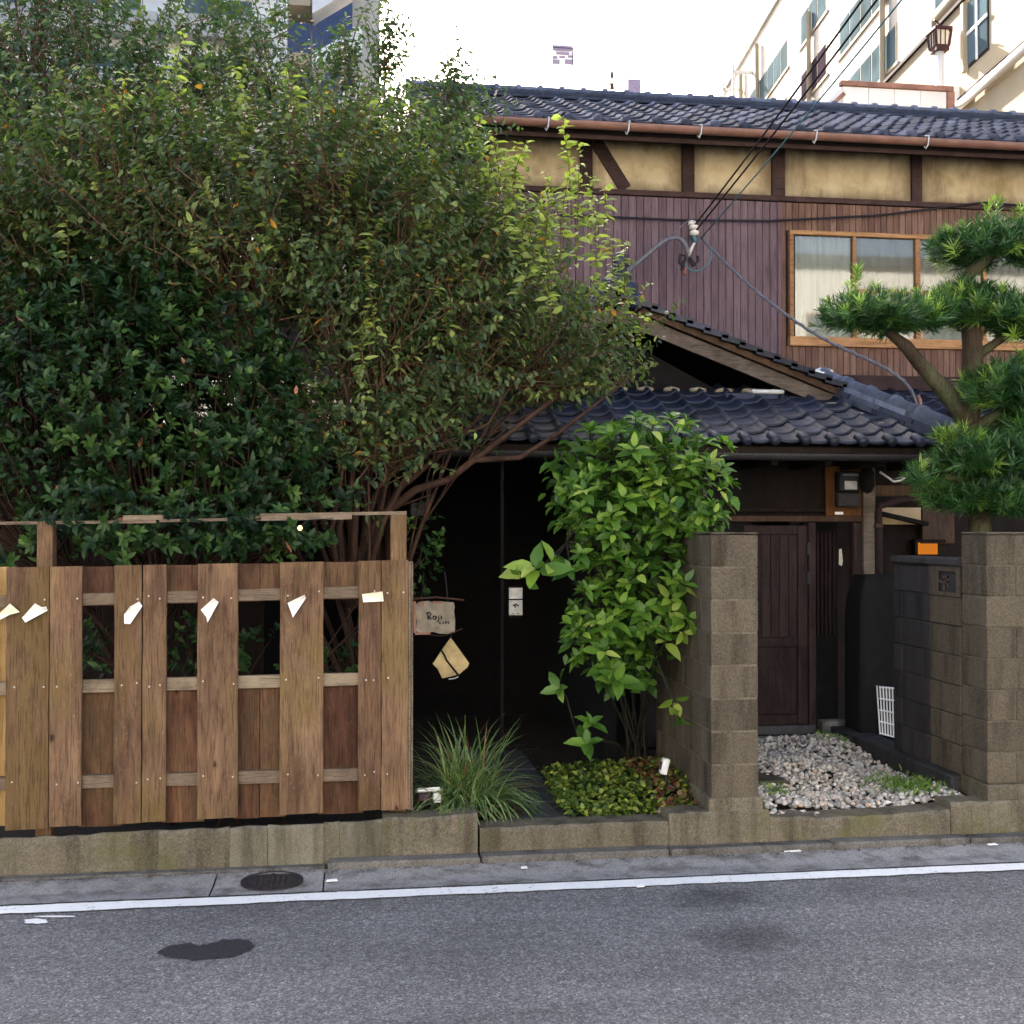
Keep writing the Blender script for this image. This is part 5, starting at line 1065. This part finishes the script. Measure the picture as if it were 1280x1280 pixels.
# ---- T1: spreading multi-stem tree
YT1 = 1.45; bx = P(452, 760, 1.25); b1 = (bx.x, 1.25, .12)
t1 = thing('garden_tree', 'big spreading tree with red brown stems fanning out above the wooden fence', 'tree', b1)
def pl_(pts): return [P(a, b, y) for a, b, y in pts]
bare = [(pl_([(440,760,1.2),(452,690,1.2),(475,645,1.15),(520,612,1.1),(560,600,1.05),(610,562,1.05),(690,500,1.1),(770,450,1.2)]), .04), (pl_([(560,600,1.05),(592,575,1.05),(650,572,1.0),(700,540,1.05),(745,505,1.1),(790,470,1.2)]), .026),
        (pl_([(448,750,1.3),(470,660,1.3),(500,610,1.3),(560,560,1.3),(620,500,1.3),(700,420,1.4)]), .034), (pl_([(445,750,1.3),(458,650,1.35),(480,590,1.4),(520,520,1.4),(560,430,1.5),(590,340,1.5)]), .032),
        (pl_([(440,750,1.1),(444,650,1.1),(450,600,1.1),(470,520,1.1),(460,430,1.2),(440,330,1.3)]), .028), (pl_([(430,750,1.0),(424,660,1.0),(440,600,.95),(445,540,.95),(430,480,.95),(400,400,1.0)]), .024),
        (pl_([(425,750,.9),(415,660,.9),(425,610,.85),(432,560,.85),(428,520,.85)]), .02), (pl_([(455,740,1.1),(480,650,1.05),(505,600,1.0),(540,560,.95),(610,530,.95),(640,480,1.0)]), .022),
        (pl_([(470,650,1.2),(500,632,1.2),(540,618,1.15)]), .014), (pl_([(440,740,1.4),(420,640,1.5),(360,540,1.6),(300,420,1.7),(250,300,1.8)]), .034), (pl_([(430,740,1.4),(390,600,1.5),(330,480,1.6),(200,380,1.7),(120,300,1.8)]), .03)]
ells = [(560,410,1.45,.88,.68,.8),(705,440,1.35,.48,.38,.6),(445,300,1.5,.95,.9,.9),(275,290,1.6,.95,.85,.9),(125,280,1.7,.85,.85,.9),(520,490,1.3,.5,.35,.6),(420,430,1.3,.5,.5,.6),(580,330,1.4,.4,.35,.5),(20,330,1.4,.6,.5,.7),(690,480,1.25,.5,.17,.5),(470,540,1.0,.38,.28,.35,1.3),(400,560,1.1,.3,.3,.3),(560,520,1.0,.35,.25,.3),(440,590,.8,.28,.2,.2,1.4),(380,520,.9,.3,.35,.25,1.4)]
spires = [(308,175,1.1,.4),(375,150,1.2,.35),(625,250,1.0,.42),(640,240,1.0,.35),(680,310,.9,.45),(715,280,1.0,.75),(705,300,1.0,.4),(735,300,1.0,.35),(755,290,1.0,.3),(780,370,1.0,.3),(800,430,1.1,.2),(540,250,1.0,.45),(520,300,.9,.35),(570,350,.9,.4),(590,360,.9,.3),(470,430,.7,.5),(455,470,.7,.4),(690,400,.8,.4),(560,420,.8,.3),(455,180,1.1,.3),(250,330,.9,.3),(350,330,.9,.35),(215,110,1.1,.3),(150,150,1.2,.3),(395,250,.9,.3),(780,330,1.1,.15),(762,400,.9,.25),(650,380,.8,.3),(495,210,1.1,.35),(590,200,1.2,.3),(630,300,.95,.6),(612,280,.95,.45),(648,330,.9,.5),(668,330,.95,.4),(700,330,.9,.55),(720,340,.95,.7),(745,330,1.0,.5),(765,360,1.0,.4),(690,360,.9,.6),(735,380,.85,.4),(640,260,1.05,.4),(780,400,1.0,.35),(600,240,1.1,.4),(545,300,.85,.35),(430,250,.95,.35),(460,330,.8,.3),(300,260,.95,.4),(330,280,.95,.3),(85,330,.9,.3)]
make_tree(t1, b1, ells, 4700, M['leaf_tree'], M['bark'], L=.066, W=.03, spires=spires, bare=bare, per=15, r0=.024, nlimb=9, spread=.1, tpl=LT8)
# ---- T2: taller trees behind on the left
b2 = P(60, 760, 3.1); b2 = (b2.x, 3.1, .12); t2 = thing('back_tree', 'tall dark leafy tree rising behind the spreading tree toward the tower', 'tree', b2)
make_tree(t2, b2, [(50,120,3.1,.95,1.15,.8),(-60,250,3.0,.8,1.2,.8),(160,170,3.2,.9,.7,.7),(250,60,3.2,.55,.5,.5,.6)], 1900, M['leaf_back'], M['bark'], L=.078, W=.036, per=13, r0=.06, nlimb=8, tint=(.1, .8),
          spires=[(225,40,3.2,.4),(270,40,3.2,.4),(180,40,3.2,.4),(130,30,3.2,.4)])
b3 = P(470, 760, 3.6); b3 = (b3.x, 3.6, .12); t3 = thing('slender_tree', 'slender leafy tree with thin spires reaching above the house roof', 'tree', b3)
make_tree(t3, b3, [(470,150,3.6,.65,.3,.5),(340,130,3.5,.7,.4,.5),(560,150,3.6,.35,.3,.4),(480,70,3.6,.13,.42,.15,3),(560,105,3.6,.1,.25,.12,3),(430,90,3.6,.15,.3,.2,2),(330,60,3.5,.35,.42,.3,.8),(400,250,3.5,.9,.6,.5,.5),(530,300,3.4,.55,.9,.4,.8),(500,190,3.4,.5,.4,.4,1.2)], 1400, M['leaf_back'], M['bark'], L=.074, W=.034, per=12, r0=.04, nlimb=8, tint=(.2, .95),
          spires=[(480,60,3.6,.55),(484,30,3.6,.45),(560,110,3.6,.4),(430,70,3.6,.4),(300,60,3.5,.4),(350,50,3.5,.35)])
# ---- S1: dark evergreen hedge shrub over the fence
def rosettes(root, base, ells, n, leafmat, L, W, per, r0=.03, tint=(0, .9), nlimb=6, inward=.5, name='foliage', tpl=LT8):
    st = in_ellipsoids(ells, n, .4); base = np.array(base); wood = MB(); lc, ll = kmeans(st, nlimb)
    for i in range(nlimb):
        b0 = base + np.array([rng.normal(0, .3), rng.normal(0, .06), 0]); c = lc[i]; pts = bez(V3(b0), V3(b0 + (c-b0)*np.array([.2, .2, .5])), V3(b0 + (c-b0)*.7), V3(c), 7); wood.tube(pts, np.linspace(r0, r0*.3, 8).tolist(), 6)
        for s in st[ll == i][::4]: a = pts[random.choice((3, 4, 5, 6, 7))]; wood.tube([a, a.lerp(V3(s), .55) + V3(rng.normal(0, .03, 3)), V3(s)], [.007, .005, .003], 3, False)
    cen = st.mean(0); ax_ = unit(unit(st - cen)*.5 + np.array([0, -.45, .7]) + rng.normal(0, .3, st.shape)); idx = np.repeat(np.arange(len(st)), per); N = len(idx)
    perp = unit(np.cross(ax_[idx], rdir(N))); h = rng.random(N); ld = unit(ax_[idx]*(.15 + .8*h[:, None]) + perp*.85); pos = st[idx] + ax_[idx]*(h*.09)[:, None]
    nn = unit(ax_[idx] + rng.normal(0, .15, (N, 3))); tb = rng.random(len(st))*(tint[1]-tint[0]) + tint[0]; tn = np.clip(tb[idx] + .12*(h-.4) + rng.normal(0, .05, N), 0, .985); tn = np.where(rng.random(N) < .002, 1.0, tn)
    wood.build('stems', M['bark'], root, True); put(name, cloud_mesh(name, tpl, pos, ld, nn, L*rng.uniform(.7, 1.15, N), W*rng.uniform(.8, 1.15, N), tn), leafmat, root)['kind'] = 'stuff'
bs = P(170, 900, .8); bs = (bs.x, .8, .12); s1_ = thing('evergreen_shrub', 'dense dark evergreen shrub spilling over the top rail of the fence', 'shrub', bs)
rosettes(s1_, bs, [(70,520,.85,.75,.75,.55),(220,510,.9,.8,.8,.55),(310,590,.75,.38,.4,.45),(130,650,.45,.45,.2,.35),(270,660,.4,.55,.17,.33),(345,672,.32,.3,.1,.22),(-80,540,.9,.6,.8,.5),(120,420,1.1,.8,.6,.6),(25,690,.4,.2,.12,.25),(385,600,.6,.3,.36,.25),(330,500,.9,.4,.4,.3),(200,684,.3,.85,.1,.13,2),(365,686,.32,.25,.1,.13,2)], 3000, M['leaf_shrub'], .066, .03, 9, nlimb=10)
bs = P(280, 1000, .55); bs = (bs.x, .55, .12); s2_ = thing('low_shrub', 'low shrub seen through the slots of the board fence', 'shrub', bs)
rosettes(s2_, bs, [(130,815,.45,.3,.2,.2),(228,815,.45,.25,.18,.2),(325,825,.5,.3,.14,.2),(425,830,.5,.2,.1,.15),(525,690,1.2,.18,.3,.2),(515,735,1.05,.12,.08,.15)], 90, M['leaf_shrub'], .06, .03, 7, .012, (.4, .95), 6)
# ---- hydrangea-like shrub with large leaves
def leaf_mesh(k):
    rd = random.Random(k); n = 7; vs = []; droop = rd.uniform(.05, .4); fold = rd.uniform(.1, .3); tw_ = rd.uniform(-.3, .3); wd = rd.uniform(.25, .31)
    for i in range(n + 1):
        t = i/n; w_ = wd*math.sin(math.pi*min(1, t**.8))**.8 * (1 - .15*t) if 0 < i < n else .004
        w_ *= (1 + (.05 if i % 2 else -.05)); z = -droop*t*t; a = tw_*t
        vs += [(-w_*math.cos(a), t, z + fold*w_ + w_*math.sin(a)), (0, t, z), (w_*math.cos(a), t, z + fold*w_ - w_*math.sin(a))]
    m = MB(); m.add(vs, [(3*i, 3*i+1, 3*i+4, 3*i+3) for i in range(n)] + [(3*i+1, 3*i+2, 3*i+5, 3*i+4) for i in range(n)])
    me = bpy.data.meshes.new('leaf'); me.from_pydata(m.v, [], m.f); me.shade_smooth(); return me
lms = [leaf_mesh(k) for k in range(8)]
bh = P(800, 1000, 1.0); hyd = thing('leafy_shrub', 'bright green shrub with large oval leaves standing beside the block pillar', 'shrub', (bh.x, 1.0, .15))
clus = []   # (pos, axis, leaf length, number of leaves)
for e, n in (((765,620,.65,.42,.5,.35), 24), ((850,610,.6,.36,.42,.3), 27), ((800,560,.6,.4,.26,.3), 16), ((820,730,.55,.3,.35,.3), 18), ((755,740,.7,.28,.4,.3), 14), ((725,600,.9,.25,.35,.3), 6), ((880,590,.55,.18,.3,.25), 7), ((800,640,.5,.5,.55,.15), 22), ((765,790,.55,.33,.35,.25), 20), ((720,700,.6,.2,.35,.2), 8), ((830,800,.5,.2,.15,.15), 4)):
    c = np.array(P(e[0], e[1], e[2]))
    for k in range(n):
        d = rdir(1)[0]; d[1] = -abs(d[1])*.9 if random.random() < .8 else d[1]; p = c + d*np.array([e[3], e[5], e[4]])*(random.random()**.3)
        clus.append((p, unit(d*.6 + np.array([0, -.15, .75])), random.uniform(.075, .125), random.choice((6, 7, 8, 8))))
for px, py, y, L, n, axx in ((668,708,.35,.21,7,(-.35,-.6,.5)),(650,722,.35,.16,3,(-.7,-.4,.1)),(692,700,.4,.17,3,(.2,-.5,.6)),(745,795,.5,.13,6,(0,-.7,.4)),(770,850,.45,.17,8,(.1,-.6,.4)),(735,930,.45,.15,7,(-.2,-.5,.6)),(738,905,.5,.12,6,(.1,-.4,.7)),(760,835,.5,.14,7,(-.2,-.5,.6)),(700,860,.6,.13,5,(-.4,-.6,.2)),(860,770,.35,.13,6,(.3,-.6,.3)),(840,745,.4,.12,6,(.1,-.7,.4)),(870,655,.4,.1,6,(.6,-.5,.4)),(845,880,.35,.1,4,(0,-.6,-.4)),(850,900,.33,.1,4,(.2,-.5,-.7)),(855,790,.33,.12,5,(.2,-.7,-.2)),(905,600,.5,.1,6,(.7,-.3,.5)),(910,560,.5,.11,6,(.6,-.3,.6)),(840,525,.6,.13,7,(0,-.3,.8)),(860,530,.6,.12,6,(.3,-.3,.7)),(760,545,.7,.15,6,(-.4,-.3,.7)),(800,530,.7,.14,6,(-.1,-.3,.8)),(730,640,.6,.14,6,(-.6,-.5,.2)),(705,600,.8,.14,5,(-.8,-.3,.1)),(700,575,.8,.14,4,(-.7,-.2,.4))):
    clus.append((np.array(P(px, py, y)), unit(np.array(axx)), L, n))
random.shuffle(clus); stems = MB(); cnt = 0; rest = []
bsv = V3((bh.x, 1.0, .15)); hubs = [V3(c) + Vector((0, .14, -.08)) for c in kmeans(np.array([q[0] for q in clus]), 14)[0]]
for h in hubs: stems.tube(bez(bsv + Vector((random.uniform(-.08, .08), random.uniform(.05, .2), 0)), bsv + Vector((0, .15, .5)), h + Vector((0, .1, -.25)), h, 6), [.008]*5 + [.007, .006], 6)
clus.sort(key=lambda q: q[0][1])
for p, a, L, n in clus:
    h = min(hubs, key=lambda q: (q - V3(p)).length); stems.tube(bez(h, h.lerp(V3(p), .4), V3(p - a*.12), V3(p), 6), [.006, .005, .005, .004, .004, .004, .003], 5)
    ax_ = V3(a).normalized(); u = ax_.orthogonal().normalized(); v_ = ax_.cross(u); ph = random.uniform(0, 6)
    for k in range(n):
        ang = ph + (k//2)*1.45 + (k % 2)*math.pi + random.uniform(-.2, .2); r_ = u*math.cos(ang) + v_*math.sin(ang); young = k/n
        ld = (r_*(1 - .55*young) + ax_*(.15 + .8*young) + Vector((0, 0, -.12))).normalized(); nz = (ax_ - ld*ax_.dot(ld)); nz = nz.normalized() if nz.length > .05 else ld.orthogonal()
        sx_ = ld.cross(nz); Lf = L*random.uniform(.85, 1.2)*(1 - .35*young); mt = Matrix((sx_*Lf, ld*Lf, nz*Lf)).transposed().to_4x4(); mt.translation = V3(p) - ax_*(.05*(1-young)) + ld*.012
        if cnt < 300: put('leaf', lms[cnt % 8], M['leaf_hyd'], hyd, mtx=mt); cnt += 1
        else: rest.append((V3(p)[:], ld[:], nz[:], Lf))
stems.build('stems', M['stem'], hyd, True)
# inner and rear leaves, beyond what can be picked apart
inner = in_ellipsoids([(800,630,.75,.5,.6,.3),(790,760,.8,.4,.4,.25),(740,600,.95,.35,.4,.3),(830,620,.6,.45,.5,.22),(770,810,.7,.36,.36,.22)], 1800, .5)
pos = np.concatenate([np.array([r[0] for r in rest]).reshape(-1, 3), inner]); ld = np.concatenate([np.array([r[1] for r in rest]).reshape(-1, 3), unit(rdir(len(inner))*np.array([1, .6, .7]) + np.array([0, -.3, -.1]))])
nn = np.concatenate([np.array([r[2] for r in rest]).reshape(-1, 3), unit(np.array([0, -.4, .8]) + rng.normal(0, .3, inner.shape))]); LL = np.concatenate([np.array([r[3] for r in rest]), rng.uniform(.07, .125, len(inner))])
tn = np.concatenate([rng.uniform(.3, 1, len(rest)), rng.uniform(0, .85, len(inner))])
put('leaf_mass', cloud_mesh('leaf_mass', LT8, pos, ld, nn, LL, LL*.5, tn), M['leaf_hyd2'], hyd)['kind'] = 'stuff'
# ---- striped grass clump
gc = P(583, 1012, .42); gcl = thing('grass_clump', 'clump of narrow green and cream striped grass blades at the fence end', 'grass', (gc.x, .42, .17))
nb_ = 560; vs = []; fs = []; tv = []
for i in range(nb_):
    az = random.uniform(0, 2*math.pi); lean = random.random()**.55; L = random.uniform(.42, .72)*(1 - .1*lean); w_ = random.uniform(.005, .009); d = Vector((math.cos(az), math.sin(az)*.75, 0)); sd_ = Vector((-math.sin(az), math.cos(az), 0))
    p = Vector((gc.x + random.gauss(0, .055), .42 + random.gauss(0, .05), .15)); el = math.pi/2 - lean*1.0; n = 7; b0 = len(vs); droop = (.6 + 1.9*lean)*random.uniform(.6, 1.2); tt = random.random()*.8 if random.random() < .93 else 1.0
    for k in range(n + 1):
        t = k/n; ww = w_*(1 - t**2.5)*(.6 + .4*min(1, t*4)) + .0004
        for q, c_ in ((-1, .84 if tt < .9 else 1), (-.35, tt if tt < .9 else 1), (.35, tt if tt < .9 else 1), (1, .86 if tt < .9 else 1)): vs.append((p + sd_*ww*q)[:]); tv.append(c_)
        if k < n: e_ = el - droop*t**1.3; p = p + (d*math.cos(e_) + Vector((0, 0, math.sin(e_))))*(L/n)
        if p.z < .2: p.z = max(p.z, .14)
    fs += [(b0+k*4+j, b0+k*4+j+1, b0+(k+1)*4+j+1, b0+(k+1)*4+j) for k in range(n) for j in range(3)]
me = bpy.data.meshes.new('blades'); me.from_pydata(vs, [], fs); at = me.attributes.new('tint', 'FLOAT', 'POINT'); at.data.foreach_set('value', np.array(tv, dtype=np.float32)); me.shade_smooth()
put('blades', me, M['leaf_grass'], gcl)['kind'] = 'stuff'
# dry leaf litter under the clump
N = 160; pos = np.stack([rng.uniform(gc.x-.1, gc.x+.3, N), rng.uniform(.22, .5, N), rng.uniform(.15, .2, N)], 1); dm = cloud_mesh('dry', LTN, pos, unit(rdir(N)*np.array([1, 1, .25])), np.tile([0, 0, 1.0], (N, 1)), rng.uniform(.05, .14, N), rng.uniform(.004, .009, N), np.ones(N))
put('dry_blades', dm, M['leaf_grass'], gcl)['kind'] = 'stuff'
# ---- ground cover
xa, xb = P(700, 1010, .25).x, P(886, 1000, .25).x
N = 2600; gy = .2 + rng.random(N)**1.3*.95; gx_ = xa + (xb-xa)*rng.random(N) + .0; keep = (gx_ > xa + .05*np.sin(gy*9)); gx_, gy = gx_[keep], gy[keep]; N = len(gx_)
hgt = .17 + .07*np.sin((gy-.2)*2) + .06*np.clip((gx_-xa)/(xb-xa), 0, 1)*(gy > .4) + rng.random(N)*.05; pos = np.stack([gx_, gy, hgt], 1)
tn = np.clip(rng.random(N)*.85 + .0, 0, 1); br = (np.abs(gx_ - (xa+(xb-xa)*.78)) < .12) & (rng.random(N) < .6); tn = np.where(br, rng.uniform(.9, 1, N), tn)
tag(put('ground_cover', cloud_mesh('ground_cover', LT8, pos, unit(rdir(N)*np.array([1, 1, .5]) + np.array([0, -.3, .1])), unit(np.array([0, -.3, .9]) + rng.normal(0, .35, (N, 3))), rng.uniform(.03, .055, N), rng.uniform(.02, .036, N), tn), M['leaf_cover']), 'low mat of small yellow green ground cover beside the entrance path', 'ground cover', kind='stuff')
# cabbage-like pale rosette
c = P(828, 1014, .22); o = lump('pale_rosette', c + Vector((0, 0, .0)), (.035, .03, .028), M['lime'], None, 3, 2, .3); tag(o, 'pale round rosette at the front of the ground cover', 'plant')
# ---- weeds in the pebbles and kerb
def weeds(name, px, py, z, n, rx, ry, L, label):
    c = G(px, py, z); pos = np.stack([c.x + rng.normal(0, rx, n), c.y + rng.normal(0, ry, n), np.full(n, z) + rng.random(n)*.02], 1)
    d = unit(rdir(n)*np.array([.9, .9, .3]) + np.array([0, 0, .7])); tag(put(name, cloud_mesh(name, LTN, pos, d, unit(np.array([0, -.6, .6]) + rng.normal(0, .4, (n, 3))), rng.uniform(.5, 1.2, n)*L, rng.uniform(.006, .014, n), rng.random(n)), M['leaf_weed']), label, 'weed', kind='stuff')
weeds('weeds', 1145, 985, .2, 520, .13, .12, .06, 'fine green weeds growing over the pebbles')
weeds('weeds', 1165, 960, .21, 260, .12, .1, .05, 'darker weed patch along the dark side wall')
weeds('weeds', 970, 990, .2, 60, .05, .08, .05, 'small weeds at the foot of the block pillar')
weeds('weeds', 1055, 925, .24, 160, .1, .12, .06, 'weeds before the door sill')
weeds('weeds', 780, 1057, .03, 90, .06, .006, .04, 'tiny weeds in the kerb joint')
# ---- cloud-pruned podocarp
bp = P(1222, 900, 1.15); YPN = 1.05; b = (P(1212, 700, YPN).x, YPN, .12); pn = thing('pruned_tree', 'cloud pruned evergreen with needle like leaf pads behind the gate pillar', 'tree', b)
tk = MB()
tk.tube([Vector(b)] + pl_([(1225,660,1.1),(1222,600,1.08),(1208,540,1.05),(1213,490,1.05),(1216,440,1.05),(1212,390,1.05),(1210,345,1.08),(1240,315,1.1),(1275,300,1.15)]), [.085,.08,.078,.085,.08,.072,.062,.05,.04,.025], 12)
tk.tube(pl_([(1214,545,1.05),(1200,512,1.0),(1175,482,.97),(1150,455,.95),(1132,432,.93),(1110,415,.95)]), [.07,.068,.058,.05,.045,.03], 10)
tk.tube(pl_([(1216,450,1.05),(1228,440,1.05),(1250,425,1.05),(1275,415,1.05)]), [.045,.036,.03,.024], 8); tk.tube(pl_([(1212,405,1.05),(1235,395,1.1),(1262,388,1.15)]), [.03,.025,.02], 7)
tk.tube(pl_([(1214,540,1.05),(1235,525,.98),(1260,510,.95)]), [.05,.04,.03], 8); tk.tube(pl_([(1222,610,1.08),(1205,600,.95),(1180,595,.9)]), [.04,.03,.02], 7); tk.tube(pl_([(1190,640,.95),(1165,610,.9),(1146,602,.88)]), [.014,.01,.007], 6)
tk.build('trunk', M['pinebark'], pn, True)
def pad(ell, n, name='leaf_pad', bright=.16, per=34, L=.1):
    c = np.array(P(ell[0], ell[1], ell[2])); d = rdir(n); d[:, 2] = np.where(d[:, 2] < -.2, -d[:, 2]*rng.random(n), d[:, 2]); r = rng.random(n)**.28; st = c + d*r[:, None]*np.array([ell[3], ell[5], ell[4]])
    ax_ = unit(d*np.array([.8, .8, .5]) + np.array([0, 0, .55]) + rng.normal(0, .2, (n, 3))); idx = np.repeat(np.arange(n), per); N = len(idx); h = rng.random(N); perp = unit(np.cross(ax_[idx], rdir(N)))
    ld = unit(ax_[idx]*(.25 + .9*h[:, None]) + perp*.8 + np.array([0, 0, -.08])); pos = st[idx] + ax_[idx]*((h-.5)*.1)[:, None]
    br = rng.random(n) < bright; tb = np.where(br, rng.uniform(.88, 1, n), rng.uniform(.1, .75, n)); tn = np.clip(tb[idx] + rng.normal(0, .05, N), 0, 1)
    put(name, cloud_mesh(name, LTN, pos, ld, unit(ax_[idx] + rng.normal(0, .2, (N, 3))), L*rng.uniform(.7, 1.15, N), rng.uniform(.005, .0075, N), tn), M['leaf_pine'], pn)['kind'] = 'stuff'
pad((1100,405,.93,.43,.17,.28), 280); pad((1160,395,.97,.16,.13,.2), 60)
pad((1240,320,1.1,.44,.2,.3), 300); pad((1290,300,1.1,.3,.2,.3), 80); pad((1205,375,1.15,.2,.1,.2), 60); pad((1250,400,1.0,.38,.18,.28), 240); pad((1285,420,1.0,.2,.12,.2), 60)
pad((1262,500,.9,.34,.25,.28), 270); pad((1290,540,.9,.25,.25,.25), 90); pad((1235,580,.85,.38,.19,.28), 260, bright=.06); pad((1225,630,1.0,.36,.18,.3), 220, bright=.02); pad((1150,602,.86,.09,.07,.08), 14); pad((1270,640,.9,.25,.15,.25), 90, bright=.02)
pad((1200,555,.8,.14,.08,.1), 24, bright=.8); pad((1170,625,.9,.1,.1,.1), 20)
# upright bright shoots on the pads
sh_ = [(1070,365,.95,.25),(1072,345,.95,.12),(1035,385,.93,.1),(1190,300,1.05,.1),(1235,270,1.08,.14),(1245,262,1.08,.1),(1225,300,1.02,.08),(1110,375,.85,.08),(1130,370,.85,.07),(1185,365,1.0,.08),(1248,255,1.1,.08),(1215,365,.95,.06),(1095,372,.9,.15),(1060,375,.92,.2),(1275,285,1.0,.1),(1270,465,.85,.12),(1250,470,.85,.12),(1275,450,.85,.1),(1195,550,.78,.08),(1185,565,.78,.1)]
st = []; 
for px, py, y, h in sh_:
    p = np.array(P(px, py, y)); k = int(h/.012)
    for i in range(k): st.append((p + np.array([rng.normal(0, .006), rng.normal(0, .006), -h*.4 + h*1.0*i/k]), i/k))
ps = np.repeat(np.array([s[0] for s in st]), 5, 0); hh = np.repeat(np.array([s[1] for s in st]), 5); N = len(ps); perp = unit(rdir(N)*np.array([1, 1, .1])); ld = unit(perp*.75 + np.array([0, 0, .7]))
put('new_shoots', cloud_mesh('new_shoots', LTN, ps, ld, unit(np.array([0, 0, 1.]) + rng.normal(0, .3, (N, 3))), rng.uniform(.05, .085, N), rng.uniform(.006, .009, N), np.clip(.8 + .2*hh + rng.normal(0, .08, N), 0, 1)), M['leaf_pine'], pn)['kind'] = 'stuff'
